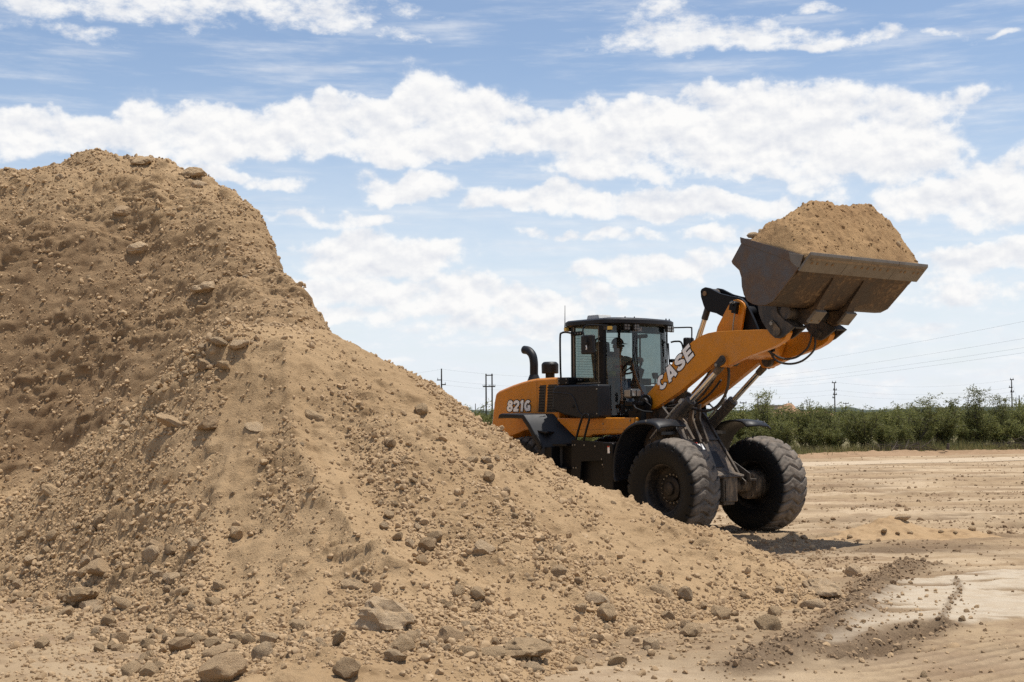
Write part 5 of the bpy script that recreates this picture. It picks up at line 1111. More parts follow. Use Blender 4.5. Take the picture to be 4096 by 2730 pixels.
# ---- headlamps on the boom tower ----------------------------------------------------------
for s in (-1, 1):
    hl = empty('headlamp', (-1.06, s * .86, 2.30), s * .12, LOADER)
    b = MB(); b.prism([(-.14, -.055), (-.13, .035), (-.05, .078), (.06, .072), (.085, .03), (.085, -.06), (.05, -.078), (-.06, -.085)], -.10, .10); b.build('lamp_housing', M['lamp_dark'], hl, bevel=.02, seg=3)
    for y in (-.05, .05): b = MB(); b.box((.084, y - .036, -.046), (.092, y + .036, .046)); b.build('lamp_lens', M['lens'], hl, bevel=.012, seg=3)
    b = MB(); b.prism([(-.10, -.05), (-.10, .05), (.055, .055), (.055, -.055)], -.108 if s < 0 else .100, -.100 if s < 0 else .108); b.build('turn_lens', M['lens'], hl, bevel=.003)
    b = MB(); b.box((-1.20, min(s * .62, s * .92), 2.10), (-1.02, max(s * .62, s * .92), 2.16)); b.prism([(-1.28, 1.98), (-1.28, 2.16), (-1.0, 2.18), (-.86, 2.10), (-.86, 2.02), (-1.05, 1.98)], s * .64, s * .66); b.cyl((-1.06, s * .80, 2.14), (-1.06, s * .80, 2.23), .03); b.box((-1.26, min(s * .66, s * .78), 1.66), (-.96, max(s * .66, s * .78), 2.02))
    b.cyl((-1.08, s * .78, 2.04), (-1.08, s * .80, 2.04), .06, n=18); lb = b.build('lamp_bracket', M['black'], LOADER, bevel=.008)
    MB().tube([(-1.04, s * .90, 2.14), (-.94, s * .92, 2.05), (-.80, s * .88, 2.00), (-.68, s * .80, 1.99)], .016, 8).build('bracket_brace', M['black'], lb)
    MB().prism(arc((-1.03, 2.15), .13, 0, 360, 24)[:-1], s * .57, s * .61).build('pivot_cap', M['black'], LOADER, bevel=.01)
# ---- hoses -------------------------------------------------------------------------------
def hose(name, pts, r=.016): MB().tube(spline(pts, 7), r, 8).build(name, M['hose'], LOADER)
hose('hose', [(.48, -.30, 2.78), (.52, -.28, 2.60), (.45, -.27, 2.30), (.25, -.27, 2.08), (.0, -.27, 2.0), (-.3, -.27, 2.04)], .022)
hose('hose', [(-.9, -.20, 2.08), (-.55, -.22, 2.14), (-.30, -.22, 2.28), (-.05, -.22, 2.52), (.10, -.22, 2.72)], .018)
hose('hose', [(-.9, -.12, 2.06), (-.50, -.14, 2.10), (-.22, -.14, 2.24), (.04, -.14, 2.48), (.2, -.14, 2.7)], .018)
hose('hose', [(-.95, .10, 2.10), (-.6, .12, 2.12), (-.3, .12, 2.26), (-.02, .12, 2.5)], .018)
hose('hose', [(1.10, -.10, 2.98), (1.18, .0, 2.88), (1.32, .10, 2.80), (1.48, .20, 2.82), (1.62, .28, 2.94), (1.68, .30, 3.06), (1.70, .31, 3.16)], .017)
hose('hose', [(1.14, -.04, 2.94), (1.20, .06, 2.78), (1.36, .16, 2.72), (1.54, .26, 2.76), (1.70, .33, 2.90), (1.74, .34, 3.02), (1.74, .34, 3.14)], .017)
b = MB(); b.cyl((-.72, -.1, 2.02), (-.60, -.1, 2.02), .05, n=14); b.cyl((-.72, .02, 2.0), (-.58, .02, 2.0), .04, n=14); b.box((-.86, -.3, 1.94), (-.7, .3, 2.06)); b.build('valve_block', M['frame'], LOADER, bevel=.008)
b = MB(); b.prism([(-.52, 1.80), (-.44, 2.10), (-.38, 2.12), (-.40, 1.88), (-.22, 1.50), (-.28, 1.46)], -.17, -.13); b.prism([(-.52, 1.80), (-.44, 2.10), (-.38, 2.12), (-.40, 1.88), (-.22, 1.50), (-.28, 1.46)], .0, .04); b.build('hose_guide', M['axle'], LOADER, bevel=.006)

# ---- lettering ---------------------------------------------------------------------------
def ell(cx, cy, rx, ry, a0, a1, n=18): return [(cx + rx * math.cos(R_(a0 + (a1-a0)*i/n)), cy + ry * math.sin(R_(a0 + (a1-a0)*i/n))) for i in range(n+1)]
GLY = {
 'C': (.80, [ell(.42, .5, .275, .36, 42, 318)]),
 'A': (.86, [[(.13, 0), (.37, 1)], [(.47, 1), (.73, 0)], [(.22, .26), (.64, .26)]]),
 'S': (.80, [spline([(.70, .70), (.62, .83), (.42, .87), (.22, .81), (.17, .67), (.30, .56), (.52, .46), (.66, .34), (.62, .18), (.40, .12), (.18, .17), (.11, .31)], 4)]),
 'E': (.74, [[(.14, 0), (.14, 1)], [(.14, .13), (.68, .13)], [(.14, .5), (.62, .5)], [(.14, .87), (.68, .87)]]),
 '8': (.76, [ell(.38, .715, .20, .165, 0, 360), ell(.38, .30, .245, .19, 0, 360)]),
 '2': (.76, [spline([(.10, .66), (.16, .81), (.37, .87), (.58, .80), (.60, .63), (.46, .45), (.24, .25), (.13, .12)], 4), [(.05, .12), (.68, .12)]]),
 '1': (.50, [[(.08, .74), (.28, .87)], [(.30, 0), (.30, 1)]]),
 'G': (.80, [ell(.42, .5, .275, .36, 48, 318), [(.44, .42), (.74, .42)], [(.66, .42), (.66, .05)]]),
}
def ribbon(path, wd, ext):
    P_ = [np.array(p, float) for p in path]
    if ext:
        d0 = P_[0] - P_[1]; P_[0] = P_[0] + d0 / np.linalg.norm(d0) * ext; d1 = P_[-1] - P_[-2]; P_[-1] = P_[-1] + d1 / np.linalg.norm(d1) * ext
    L_, Rr = [], []
    closed = np.linalg.norm(P_[0] - P_[-1]) < 1e-6
    for i_, p in enumerate(P_):
        a = P_[i_-1] if i_ > 0 else (P_[-2] if closed else None); c = P_[i_+1] if i_ < len(P_)-1 else (P_[1] if closed else None)
        d = (c - a) if a is not None and c is not None else (c - p if c is not None else p - a); d /= np.linalg.norm(d); n = np.array([-d[1], d[0]]); L_.append(p + n * wd / 2); Rr.append(p - n * wd / 2)
    return L_, Rr
def lettering(text, place, height, gap, stroke, outline, mat_in, mat_out, parent, shear=.12, lift=.002, name='letter'):
    """strokes of real thickness laid on a surface: place(a, b, h) -> point, a along, b up, h off the surface"""
    x = 0
    for ch in text:
        adv, strokes = GLY[ch]; par = parent
        for lay, (wd, mt, base, ext) in enumerate(((stroke + 2 * outline, mat_out, lift, outline), (stroke, mat_in, lift * 2.2, 0))):
            if mt is None: continue
            b = MB()
            for k, st in enumerate(strokes):
                clo = np.linalg.norm(np.array(st[0]) - np.array(st[-1])) < 1e-6
                L_, Rr = ribbon(st, wd, 0 if clo else ext); h = base + k * .0006
                A_ = [place((x + p[0] + shear * p[1]) * height, p[1] * height, h) for p in L_]; B_ = [place((x + p[0] + shear * p[1]) * height, p[1] * height, h) for p in Rr]
                n = len(A_); b.add(A_ + B_, [(i_, i_+1, n+i_+1, n+i_) for i_ in range(n-1)])
            o = b.build(name if lay else 'letter_outline', mt, par, smooth=False)
        x += adv + gap
ca_, sa_ = math.cos(R_(36.9)), math.sin(R_(36.9))
lettering('CASE', lambda a, b_, h: (-.725 + a * 1.24 * ca_ - b_ * sa_, -.5625 - h, 2.305 + a * 1.24 * sa_ + b_ * ca_), .232, .07, .245, .062, M['white'], M['ink'], arms[0], .10)
lettering('821G', lambda a, b_, h: (-4.405 + a * 1.13, -.867 - h, 2.020 + b_), .205, .04, .25, .085, M['white'], M['ink'], hood, .12)
lettering('CASE', lambda a, b_, h: (-1.655 + h + .0, -.30 + a, 3.375 + b_), .065, .12, .24, .0, M['grey_tag'], None, CAB, .0)
# ---- dirt heaped in the bucket ------------------------------------------------------------
nu, nv = 110, 210; S_, T_ = np.meshgrid(np.linspace(0, 1, nu), np.linspace(-1, 1, nv)); U_ = 1.775 + S_ * 1.275; V_ = T_ * 1.312
rimz = np.interp(S_, [0, .85, 1], [4.50, 4.185, 4.185]); 
es_ = np.clip(np.minimum(S_ / .42, (1 - S_) / .48), 0, 1); ev_ = np.clip(np.minimum((1 + T_) / .68, (1 - T_) / .42), 0, 1); edge_ = np.minimum(es_, ev_)
prof_ = np.interp(V_, [-1.31, -.9, -.45, -.1, .2, .55, .85, 1.1, 1.31], [.34, .50, .70, .75, .72, .77, .76, .66, .52])
hz = prof_ * (1 - (1 - es_) ** 1.5) * np.clip(ev_ * np.where(T_ > 0, 6.0, 3.2), 0, 1) ** .7
lift_ = np.clip(edge_ * 6, 0, 1)
gul = fbm(V_ * 3.2, U_ * .9, 4, 601); hz = hz + lift_ * (.06 * gul + .065 * fbm(U_ * 6, V_ * 6, 3, 602) + .035 * np.abs(fbm(U_ * 16, V_ * 16, 3, 603)) + .07 * np.clip(vnoise(U_ * 11, V_ * 11, 604) - .6, 0, 1))
LZ = rimz + np.maximum(hz, 0) - .015 + lift_ * .01
inside = (S_ > .999) | (S_ < .001) | (np.abs(T_) > .999); LZ = np.where(inside, rimz - .10, LZ)
lm = np_mesh('dirt_load', np.stack([U_, V_, LZ], -1).reshape(-1, 3), grid_faces(nu, nv), M['load'])
load = obj_from('dirt_load', lm); load.location = LOADER.location; load.rotation_euler = LOADER.rotation_euler
tag(load, 'heap of sandy dirt piled high in the raised loader bucket', 'dirt heap')
LR = Matrix.Translation(LOADER.location) @ LOADER.rotation_euler.to_matrix().to_4x4()
for k, (u, v, s) in enumerate([(1.86, -1.18, .075), (1.92, -1.08, .055), (1.98, .25, .07), (2.35, 1.22, .05), (2.9, .9, .06), (2.2, -.3, .045)]):
    V, F = stone_shape('RARARB'[k], 2, 800 + k); o = obj_from('stone', np_mesh('stone', V, F, M['rock_pale'] if k < 2 else M['rock'])); i_ = np.argmin((U_ - u) ** 2 + (V_ - v) ** 2)
    o.location = LR @ Vector((u, v, LZ.ravel()[i_] + s * .45)); o.scale = (s * 1.2, s, s * .9); o.rotation_euler = (k, k * 2, k)
    tag(o, ['pale stone at the outer back corner of the bucket load', 'smaller stone beside the pale one in the bucket corner', 'stone in the dip at the top of the bucket load', 'stone on the far shoulder of the bucket load', 'stone near the cutting edge on the bucket load', 'small stone near the first peak of the bucket load'][k], 'stone')
n = 420; uu = rng.uniform(1.85, 3.0, n); vv = rng.uniform(-1.25, 1.25, n); ii = np.array([np.argmin((U_[0] - a) ** 2) for a in uu]); jj = np.array([np.argmin((V_[:, 0] - c) ** 2) for c in vv]); r_ = .010 + .02 * rng.random(n) ** 3
cl_ = obj_from('bucket_crumbs', scatter_mesh('bucket_crumbs', np.stack([uu, vv, LZ[jj, ii] + r_ * .05], -1), r_, 1, M['load'])); cl_.location = LOADER.location; cl_.rotation_euler = LOADER.rotation_euler
tag(cl_, 'countless crumbs and lumps on the bucket load', 'dirt crumbs', None, 'stuff')
# =========================================================================================
# OPERATOR
# =========================================================================================
def skin_body(name, joints, bones, mat, root, sub=2):
    me = bpy.data.meshes.new(name); idx = {k: i for i, k in enumerate(joints)}
    me.from_pydata([joints[k][0] for k in joints], [(idx[a], idx[b]) for a, b in bones], []); me.materials.append(mat)
    o = obj_from(name, me); o.modifiers.new('skin', 'SKIN'); sv = me.skin_vertices
    if not sv:
        bm = bmesh.new(); bm.from_mesh(me); bm.verts.layers.skin.verify(); bm.to_mesh(me); bm.free(); sv = me.skin_vertices
    for k, i in idx.items():
        r = joints[k][1]; sv[0].data[i].radius = r if isinstance(r, tuple) else (r, r); sv[0].data[i].use_root = (k == root)
    s = o.modifiers.new('sub', 'SUBSURF'); s.levels = sub; s.render_levels = sub; o.modifiers['skin'].use_smooth_shade = True
    return o
def plain(name, c, rough=.8):
    m, t, b = base_mat(name); P = coords(t); n = t.noise(P, 18, 4); t.set(b.inputs['Base Color'], t.mix(n, tuple(k * .85 for k in c), tuple(min(1, k * 1.1) for k in c))); b.inputs['Roughness'].default_value = rough; return m
SKIN, SHIRT, JEANS, CAP = plain('skin', (.30, .165, .10), .55), plain('work_shirt', (.46, .41, .30)), plain('blue_jeans', (.09, .13, .20)), plain('dark_cap', (.03, .03, .035))
VEST = plain('yellow_sleeve', (.38, .36, .10))
# torso, neck, head, arms and hands grow as one surface
J = {'pelvis': ((-2.42, .06, 2.40), (.155, .17)), 'waist': ((-2.43, .06, 2.55), (.14, .16)), 'chest': ((-2.44, .06, 2.78), (.14, .19)), 'upper': ((-2.44, .06, 2.92), (.10, .15)), 'neck': ((-2.425, .06, 3.01), .06), 'jaw': ((-2.40, .06, 3.07), .075), 'head': ((-2.405, .06, 3.17), (.088, .10)), 'crown': ((-2.415, .06, 3.26), .07),
     'sr': ((-2.43, -.13, 2.90), .075), 'er': ((-2.34, -.23, 2.66), .055), 'wr': ((-2.12, -.20, 2.66), .038), 'pr': ((-2.07, -.19, 2.68), (.028, .042)),
     'sl': ((-2.42, .25, 2.91), .075), 'el': ((-2.20, .27, 2.86), .055), 'wl': ((-1.95, .15, 2.92), .038), 'pl': ((-1.90, .12, 2.93), (.028, .042))}
BO = [('pelvis', 'waist'), ('waist', 'chest'), ('chest', 'upper'), ('upper', 'neck'), ('neck', 'jaw'), ('jaw', 'head'), ('head', 'crown'), ('upper', 'sr'), ('sr', 'er'), ('er', 'wr'), ('wr', 'pr'), ('upper', 'sl'), ('sl', 'el'), ('el', 'wl'), ('wl', 'pl')]
for s, base, tips in (('r', (-2.07, -.19, 2.68), [(.05, -.035, -.01), (.065, -.012, -.02), (.06, .012, -.02), (.05, .032, -.015), (.01, .055, .005)]), ('l', (-1.90, .12, 2.93), [(.04, -.035, -.04), (.055, -.012, -.045), (.05, .012, -.045), (.04, .032, -.04), (-.0, -.055, -.01)])):
    for k, (dx, dy, dz) in enumerate(tips):
        b0 = Vector(base); J[f'f{s}{k}a'] = (tuple(b0 + Vector((dx * .55, dy * .9, dz * .2))), .011); J[f'f{s}{k}b'] = (tuple(b0 + Vector((dx, dy, dz))), .009); J[f'f{s}{k}c'] = (tuple(b0 + Vector((dx * .95, dy, dz - .025))), .008)
        BO += [('p' + s, f'f{s}{k}a'), (f'f{s}{k}a', f'f{s}{k}b'), (f'f{s}{k}b', f'f{s}{k}c')]
for s, v in (('r', -.06), ('l', .18)):
    J['hip' + s] = ((-2.40, v, 2.40), .10); J['knee' + s] = ((-1.98, v + (-.06 if s == 'r' else .06), 2.42), .075); J['ank' + s] = ((-1.93, v, 2.03), .05); J['toe' + s] = ((-1.78, v, 1.975), .042)
    BO += [('pelvis', 'hip' + s), ('hip' + s, 'knee' + s), ('knee' + s, 'ank' + s), ('ank' + s, 'toe' + s)]
body = skin_body('person', J, BO, SKIN, 'pelvis'); body.location = LOADER.location; body.rotation_euler = LOADER.rotation_euler
tag(body, 'operator in the loader cab wearing a tan shirt, dark cap and sunglasses', 'person')
def cover(name, keys, grow, mat, bones, root):
    o = skin_body(name, {k: (J[k][0], tuple(r + grow for r in (J[k][1] if isinstance(J[k][1], tuple) else (J[k][1],) * 2))) for k in keys}, bones, mat, root); o.parent = body; return o
cover('shirt', ['waist', 'chest', 'upper', 'sr', 'er', 'sl', 'el'], .016, SHIRT, [('waist', 'chest'), ('chest', 'upper'), ('upper', 'sr'), ('sr', 'er'), ('upper', 'sl'), ('sl', 'el')], 'waist')
cover('sleeve', ['el', 'wl'], .012, VEST, [('el', 'wl')], 'el'); cover('sleeve', ['er', 'wr'], .012, VEST, [('er', 'wr')], 'er')
cover('trousers', ['pelvis', 'hipr', 'kneer', 'ankr', 'hipl', 'kneel', 'ankl'], .014, JEANS, [('pelvis', 'hipr'), ('hipr', 'kneer'), ('kneer', 'ankr'), ('pelvis', 'hipl'), ('hipl', 'kneel'), ('kneel', 'ankl')], 'pelvis')
b = MB(); c0 = (-2.41, .06, 3.20)
for k in range(8):
    a0, a1 = k / 8 * math.pi / 2, (k + 1) / 8 * math.pi / 2
    b.cyl((c0[0], c0[1], c0[2] + .115 * math.sin(a0)), (c0[0], c0[1], c0[2] + .115 * math.sin(a1)), .112 * math.cos(a0), max(.112 * math.cos(a1), .004), 20, cap=False)
b.sheet([(-2.36, -.03, 3.205), (-2.22, .0, 3.185)], [(-2.36, .15, 3.205), (-2.22, .12, 3.185)], (0, 0, .008)); b.build('cap', CAP, body)
b = MB(); b.obox((-2.318, .02, 3.16), (.03, .062, .042), (0, .05, -.2)); b.obox((-2.318, .10, 3.16), (.03, .062, .042), (0, .05, .2)); b.tube([(-2.33, -.02, 3.17), (-2.42, -.045, 3.17)], .006, 6); b.tube([(-2.33, .14, 3.17), (-2.42, .165, 3.17)], .006, 6); b.build('sunglasses', M['ink'], body, bevel=.008)
b = MB(); b.obox((-2.302, .06, 3.125), (.03, .028, .05), (0, -.3, 0)); b.build('nose', SKIN, body, bevel=.01); b = MB(); b.obox((-2.320, .06, 3.082), (.02, .06, .012), (0, 0, 0)); b.build('mouth', plain('lips', (.2, .09, .07)), body, bevel=.004)
for v in (-.035, .155): b = MB(); b.obox((-2.41, v, 3.15), (.045, .018, .06), (0, 0, 0)); b.build('ear', SKIN, body, bevel=.008)
b = MB(); b.obox((-2.295, -.02, 2.79), (.03, .15, .055), (0, .1, -.3)); b.build('chest_harness', plain('red_pouch', (.35, .05, .04)), body, bevel=.01)
# =========================================================================================
# SCRUB
# =========================================================================================
def bush_mesh(seed, h, spread, nst, nleaf, upright=.5, bare=0.0):
    g = random.Random(seed); br = MB(); pts = []
    for k in range(nst):
        a = g.uniform(0, 6.28); lean = g.uniform(.15, 1.0) * spread; p = Vector((g.uniform(-.12, .12), g.uniform(-.12, .12), -.05)); hh = h * g.uniform(.55, 1.0)
        path = [p]; n = 7; d = Vector((math.cos(a), math.sin(a), 0))
        for q in range(1, n + 1):
            t = q / n; p2 = Vector((d.x * lean * hh * .55 * t ** (1.2 - .4 * upright), d.y * lean * hh * .55 * t ** (1.2 - .4 * upright), hh * t * (1 - .18 * lean * t))) + Vector((g.gauss(0, .06), g.gauss(0, .06), g.gauss(0, .03))) * hh * .5
            path.append(p2)
        br.tube(path, [.035 * (1 - .85 * i_ / n) * h / 3 + .004 for i_ in range(n + 1)], 4, cap=False)
        for q in range(2, n + 1):
            for _ in range(3):
                o = path[q]; dd = Vector((g.gauss(0, 1), g.gauss(0, 1), g.uniform(-.1, 1.1))).normalized() * g.uniform(.25, .62) * h / 3
                m_ = o + dd * .5 + Vector((g.gauss(0, .04), g.gauss(0, .04), .02)); e = o + dd + Vector((0, 0, -.10 * dd.length * g.random()))
                br.tube([o, m_, e], [.009, .006, .003], 3, cap=False); pts += [o.lerp(m_, g.random()), m_, e, m_.lerp(e, g.random()), m_.lerp(e, g.random())]
    pts = np.array([p[:] for p in pts]); rr = np.random.default_rng(seed); c = pts[rr.integers(0, len(pts), nleaf)] + rr.normal(size=(nleaf, 3)) * (.095, .095, .085) * (h / 3)
    keep_ = rr.random(nleaf) < np.clip(c[:, 2] / h * (1.3 if bare else 2.2) + .25, 0, 1); c = c[keep_]; nl = len(c)
    ax = rr.normal(size=(nl, 3)) * (1, 1, .7) - (0, 0, .35); ax /= np.linalg.norm(ax, axis=1)[:, None]; s = np.cross(ax, rr.normal(size=(nl, 3))); s /= np.linalg.norm(s, axis=1)[:, None]
    L_ = rr.uniform(.06, .15, nl)[:, None]; Wd = rr.uniform(.012, .026, nl)[:, None]
    V = np.stack([c - s * Wd, c + s * Wd, c + ax * L_ + s * Wd * .5, c + ax * L_ - s * Wd * .5], 1).reshape(-1, 3); F = np.arange(nl * 4).reshape(-1, 4)
    return br.mesh('branches', M['bark'], angle=60), np_mesh('foliage', V, F, M['leaf'], smooth=False)
BUSH = [bush_mesh(11, 2.4, .9, 11, 4200), bush_mesh(23, 2.7, .75, 10, 3800), bush_mesh(31, 2.1, 1.1, 12, 4200), bush_mesh(47, 3.3, .6, 9, 2700, .8, 1.0), bush_mesh(59, 3.1, .8, 10, 2900, .7, 1.0), bush_mesh(63, 1.7, 1.1, 12, 3600)]
def bush(k, x, y, sc, lab, grp):
    o = empty('mesquite_bush', (x, y, 0), rnd.uniform(0, 6.28)); o.scale = (sc, sc, sc * rnd.uniform(.92, 1.08)); obj_from('branches', BUSH[k][0], o); obj_from('foliage', BUSH[k][1], o); tag(o, lab, 'bush', grp); return o
def front_y(x): return 63.6 + .52 * (x - 13)
HB = [(3, 23.8, 1.5, .92, 'tallest open mesquite bush, thin branches against the sky'), (4, 21.7, 1.3, 1.0, 'tall sparse mesquite bush just before the tallest one'), (4, 20.2, 1.0, .88, 'leaning mesquite bush with bare lower branches'), (3, 25.6, 2.0, .86, 'sparse mesquite bush near the edge of the photo beyond the tallest one'), (4, 15.9, 2.0, .85, 'bushy mesquite with a dark trunk behind the far front wheel'), (3, 12.2, 3.0, .85, 'feathery mesquite bush seen beside the far front fender')]
for k, x, dy, sc, lab in HB: bush(k, x, front_y(x) + dy, sc, lab, 'tall mesquite bushes at the scrub edge')
ORD2 = ['first'] + ORD[1:]
x = -4.0; nb1 = 0
while x < 34:
    nb1 += 1
    bush(rnd.choice((0, 1, 2, 5, 5)), x, front_y(x) + rnd.uniform(.2, 1.6), rnd.uniform(.62, .95), ORD2[min(nb1 - 1, 38)] + ' low mesquite bush of the front row, counted from the pile side', 'front row of the scrub'); x += rnd.uniform(1.0, 1.7)
x = -6.0; nb1 = 0
while x < 38:
    nb1 += 1
    bush(rnd.choice((0, 1, 2, 0, 1)), x, front_y(x) + rnd.uniform(3.0, 6.5), rnd.uniform(.86, 1.04), ORD2[min(nb1 - 1, 38)] + ' green bush behind the front row, counted from the pile side', 'second row of the scrub'); x += rnd.uniform(1.2, 1.9)
x = -14.0
while x < 44:
    bush(rnd.choice((0, 1, 2)), x, front_y(x) + rnd.uniform(8, 16), rnd.uniform(.85, 1.05), 'green mesquite bush deep in the scrub', 'deep scrub bushes'); x += rnd.uniform(1.6, 2.8)
# farther scrub reads as one dark green mass
nb_ = 2600; yy = 95 * np.exp(rng.random(nb_) * 2.6); xx = rng.uniform(-.55, .55, nb_) * yy; yy = np.maximum(yy, 82 + .5 * np.maximum(xx, 0)); hh = rng.uniform(1.2, 2.25, nb_) * (1 + .15 * (yy > 200))
nl = 46; c = np.repeat(np.stack([xx, yy, hh * .45], -1), nl, 0); q = rng.normal(size=(nb_ * nl, 3)); q /= np.linalg.norm(q, axis=1)[:, None]; q *= rng.random((nb_ * nl, 1)) ** .4
H2 = np.repeat(hh, nl)[:, None]; c = c + q * np.concatenate([H2 * .85, H2 * .85, H2 * .52], 1); s1 = rng.normal(size=(nb_ * nl, 3)); s1 /= np.linalg.norm(s1, axis=1)[:, None]; s2 = np.cross(s1, rng.normal(size=(nb_ * nl, 3))); s2 /= np.linalg.norm(s2, axis=1)[:, None]
sz_ = (.10 + .0011 * np.repeat(yy, nl))[:, None] * rng.uniform(.5, 1.1, (nb_ * nl, 1)); V = np.stack([c - s1 * sz_, c + s2 * sz_ * .6, c + s1 * sz_], 1).reshape(-1, 3)
tag(obj_from('far_scrub', np_mesh('far_scrub', V, np.arange(len(V)).reshape(-1, 3), M['leaf'], smooth=False)), 'distant dark green scrub reaching to the horizon', 'scrub', None, 'stuff')
# hazy belt of far trees on the horizon
M['far_green'] = plain('far_blue_green', (.085, .105, .085), .9)
bt = np.linspace(-1100, 1100, 500); hb = 5.5 + 3.5 * fbm(bt * .03, bt * 0, 4, 801); TB = np.concatenate([np.stack([bt, 1500 + bt * 0, bt * 0 - 1], -1), np.stack([bt, 1500 + bt * 0, hb], -1), np.stack([bt, 1560 + bt * 0, hb], -1), np.stack([bt, 1600 + bt * 0, bt * 0 - 1], -1)]); i_ = np.arange(499)
tag(obj_from('far_treeline', np_mesh('far_treeline', TB, np.concatenate([np.stack([i_ + 500*k, i_ + 1 + 500*k, i_ + 501 + 500*k, i_ + 500 + 500*k], -1) for k in range(3)]), M['far_green'])), 'low blue green line of far trees on the horizon', 'treeline', None, 'stuff')
# grass and weeds at the edge of the scrub
ng = 20000; gx_ = rng.uniform(-12, 36, ng); gy_ = 63.6 + .52 * (gx_ - 13) + rng.normal(.2, 1.1, ng); gh = rng.uniform(.10, .60, ng) * (.6 + .8 * vnoise(gx_ * .8, gy_ * .5, 9)); a = rng.uniform(0, 6.28, ng); ln = rng.normal(0, .16, (ng, 2))
bs = np.stack([gx_, gy_, np.zeros(ng)], -1); wd = np.stack([np.cos(a), np.sin(a), np.zeros(ng)], -1) * .022; tp = bs + np.concatenate([ln, gh[:, None]], 1)
tag(obj_from('grass', np_mesh('grass', np.stack([bs - wd, bs + wd, tp], 1).reshape(-1, 3), np.arange(ng * 3).reshape(-1, 3), M['grass'], smooth=False)), 'dry grass and weeds along the foot of the scrub', 'grass', None, 'stuff')
# heap of dead branches
def brush_pile(x, y, r, lab, seed):
    g = random.Random(seed); b = MB()
    for _ in range(60):
        a = g.uniform(0, 3.14); l = g.uniform(.5, 1.0) * r; c = Vector((g.gauss(0, r * .35), g.gauss(0, r * .15), g.uniform(.05, .45))); d = Vector((math.cos(a) * (1 if g.random() < .5 else -1), .4 * math.sin(a), g.uniform(-.2, .45))) * l * .5
        b.tube([c - d, c + Vector((0, 0, g.uniform(-.08, .12))), c + d], [.022, .016, .005], 4)
    o = b.build('brush_pile', M['dead'], None); o.location = (x, y, 0); tag(o, lab, 'brush pile')
brush_pile(18.6, front_y(18.6) - 1.6, 2.0, 'low heap of dead branches at the middle of the scrub edge', 3); brush_pile(26.0, front_y(26) - 1.5, 3.2, 'long grey heap of dead branches under the tallest bush', 4)
MB().cyl((0, 0, -.05), (0.03, 0, .45), .09, .07, 10).build('tree_stump', M['dead'], None, bevel=.02).location = (20.9, front_y(20.9) - 1.9, 0)
tag(bpy.data.objects['tree_stump'], 'short cut tree stump at the scrub edge', 'stump')
# =========================================================================================
# POLES AND WIRES, FAR THINGS
# =========================================================================================
def at(px, d): return (px - 2048) / 5461 * d
def pole(name, x, y, h, arms_, lab, r=.16):
    b = MB(); b.cyl((0, 0, -.5), (0, 0, h), r, r * .6, 10); o = b.build('pole_shaft', M['wood'], None); root = empty(name, (x, y, 0)); o.parent = root
    for z, x0, x1 in arms_:
        a = MB().box((x0, -.09, z - .10), (x1, .09, z + .10)).build('cross_arm', M['wood'], root)
        for q in ((x0 + .12, x1 - .12) if x0 * x1 < 0 else ((x0 if abs(x0) > abs(x1) else x1),)): MB().cyl((q, 0, z + .1), (q, 0, z + .42), .07, .05, 8).build('insulator', M['insul'], a)
    tag(root, lab, 'utility pole', 'utility poles'); return root
pole('utility_pole', at(1765, 265), 265, 11.0, [(8.8, -.85, .1), (7.9, -.1, .85), (7.0, -.85, .1)], 'utility pole with staggered arms rising behind the crest of the dirt pile', .20)
hf = empty('h_frame_pole', (at(1955, 250), 250, 0))
for sx in (-.55, .55): MB().cyl((sx, 0, -.5), (sx, 0, 9.5), .17, .12, 10).build('pole_shaft', M['wood'], hf)
MB().box((-.6, -.08, 9.12), (.72, .08, 9.3)).build('cross_arm', M['wood'], hf); ca2 = MB().box((-1.15, -.09, 7.05), (1.15, .09, 7.25)).build('cross_arm', M['wood'], hf)
for q in (-1.1, -.78, 0, .2, .85, 1.1): MB().cyl((q, 0, 7.25), (q, 0, 7.5), .05, n=8).build('insulator', M['insul'], ca2)
tag(hf, 'double pole power structure between the pile and the loader hood', 'utility pole', 'utility poles')
pole('utility_pole', at(3336, 300), 300, 8.6, [(8.5, -.55, .4), (6.9, -.3, .5), (5.9, -.35, .5), (5.2, -.5, .1)], 'tall utility pole with short arms behind the scrub, under the raised bucket', .17)
pole('utility_pole', at(4044, 300), 300, 9.0, [(8.9, -.3, .5), (7.2, -.6, .2), (6.2, -.3, .5)], 'utility pole with stay wires near the outer edge of the scrub', .17)
pole('utility_pole', at(3029, 190), 190, 4.2, [], 'short bare pole beside the far front fender', .13)
pole('utility_pole', at(2970, 300), 300, 4.4, [(4.2, -.75, .75)], 'small t-topped pole next to the short bare pole', .12)
pole('utility_pole', at(3380, 420), 420, 5.0, [(4.7, -.9, .9)], 'small far t-topped pole just past the tall pole', .16)
pole('utility_pole', at(2902, 300), 300, 10.8, [(10.6, -.9, .9)], 'pole seen behind the far lift cylinder', .17)
for px, d, h, lab in ((1900, 900, 9.5, 'thin far pole on the horizon left of the double pole'), (3225, 900, 10, 'thin far mast on the horizon past the sand heap'), (3235, 1000, 9, 'faint far mast beside the thin one'), (3150, 900, 8, 'faint far post above the low scrub'), (4060, 700, 9, 'far post close to the pole with stay wires'), (4073, 650, 9.5, 'outer far post near the pole with stay wires')):
    pole('far_pole', at(px, d), d, h, [], lab, .35)
def wire(p0, p1, sag, r, lab, grp):
    a, c = Vector(p0), Vector(p1); P_ = [a.lerp(c, t) - Vector((0, 0, sag * 4 * t * (1 - t))) for t in np.linspace(0, 1, 25)]
    o = MB().tube(P_, r, 5).build('power_wire', M['wire'], None); tag(o, lab, 'wire', grp)
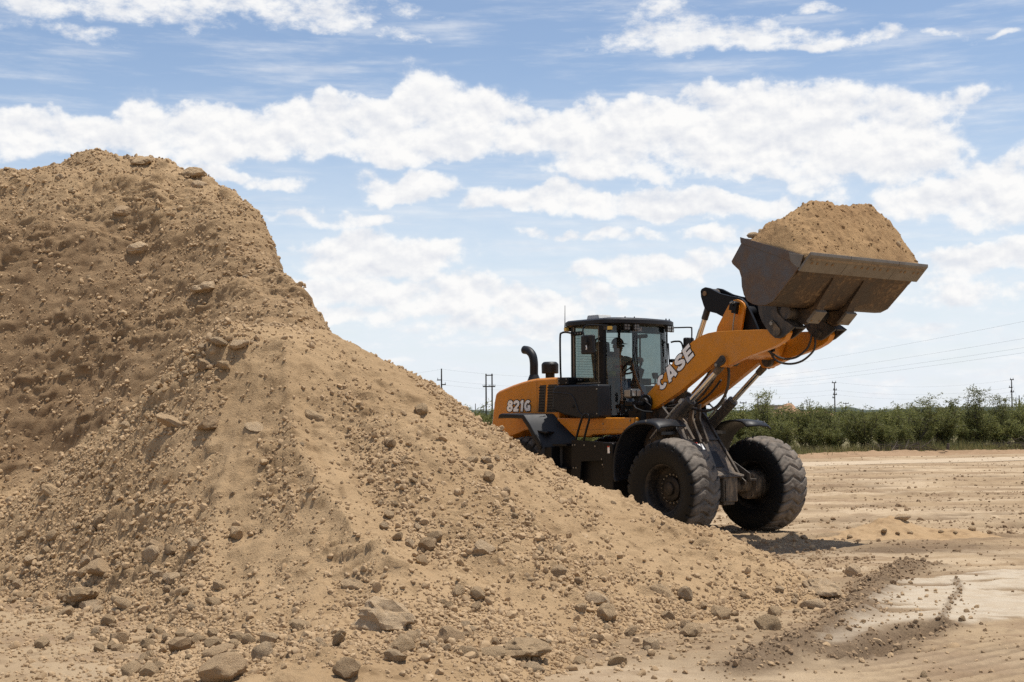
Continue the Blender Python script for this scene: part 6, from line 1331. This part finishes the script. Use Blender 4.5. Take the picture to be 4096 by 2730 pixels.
for k, (z0, z1) in enumerate(((10.7, 10.9), (9.0, 9.1), (8.1, 8.1), (7.6, 7.5))):
    wire((53.0, 100, z0 + .9), (at(2902, 300), 300, z1), .7, .008, ['topmost', 'second', 'third', 'lowest'][k] + ' of the slanting wires rising out of frame past the bucket', 'slanting wires')
for k, dz in enumerate((8.6, 6.9, 5.9)):
    wire((at(3336, 300), 300, dz), (at(4044, 300), 300, dz + .3), 1.3, .010, ['upper', 'middle', 'lower'][k] + ' faint wire between the two tall poles of the scrub', 'wires between scrub poles')
    wire((at(2600, 300), 300, dz), (at(3336, 300), 300, dz), 1.0, .010, ['upper', 'middle', 'lower'][k] + ' faint wire running from the tall pole behind the loader', 'wires behind the loader')
for k, dz in enumerate((10.9, 8.8, 7.9)):
    wire((at(1300, 285), 285, dz - .6), (at(1765, 265), 265, dz), .8, .010, ['upper', 'middle', 'lower'][k] + ' wire from the pole down behind the pile', 'wires behind the pile')
    wire((at(1765, 265), 265, dz), (at(2700, 300), 300, dz + .6), 1.6, .010, ['upper', 'middle', 'lower'][k] + ' wire from the staggered pole across to the cab', 'wires behind the pile')
wire((at(4044, 300), 300, 8.8), (at(4090, 296), 296, 0), .0, .014, 'outer stay wire of the pole by the scrub edge', 'stay wires'); wire((at(4044, 300), 300, 7.2), (at(4012, 296), 296, 0), .0, .014, 'inner stay wire of the pole by the scrub edge', 'stay wires')
hx, hy = np.linspace(-17, 17, 60), np.linspace(-8, 8, 24); HX, HY = np.meshgrid(hx, hy); HZ = (4.6 * np.exp(-((HX + 4) / 5) ** 2) + 2.8 * np.exp(-((HX - 6) / 6) ** 2)) * np.exp(-(HY / 4.5) ** 2) * (1 + .2 * fbm(HX * .4, HY * .4, 3, 9)) - .2
o = obj_from('sand_heap', np_mesh('sand_heap', np.stack([HX, HY, HZ], -1).reshape(-1, 3), grid_faces(60, 24), dirt_mat('far_red_sand', (.42, .255, .155), (.38, .23, .14), (.30, .18, .11), .3, .1))); o.location = (at(3192, 420), 420, 0); tag(o, 'low reddish sand heap far beyond the scrub', 'sand heap')
fb = empty('far_building', (at(3082, 520), 520, 0)); MB().box((-5.8, -3, 0), (5.8, 3, 4.6)).build('wall', plain('pink_wall', (.50, .38, .33)), fb); MB().prism([(-6.1, 4.6), (6.1, 4.6), (6.1, 4.9), (-6.1, 5.1)], -3.3, 3.3).build('roof', plain('tan_roof', (.45, .36, .30)), fb); tag(fb, 'low pinkish building far beyond the scrub', 'building')
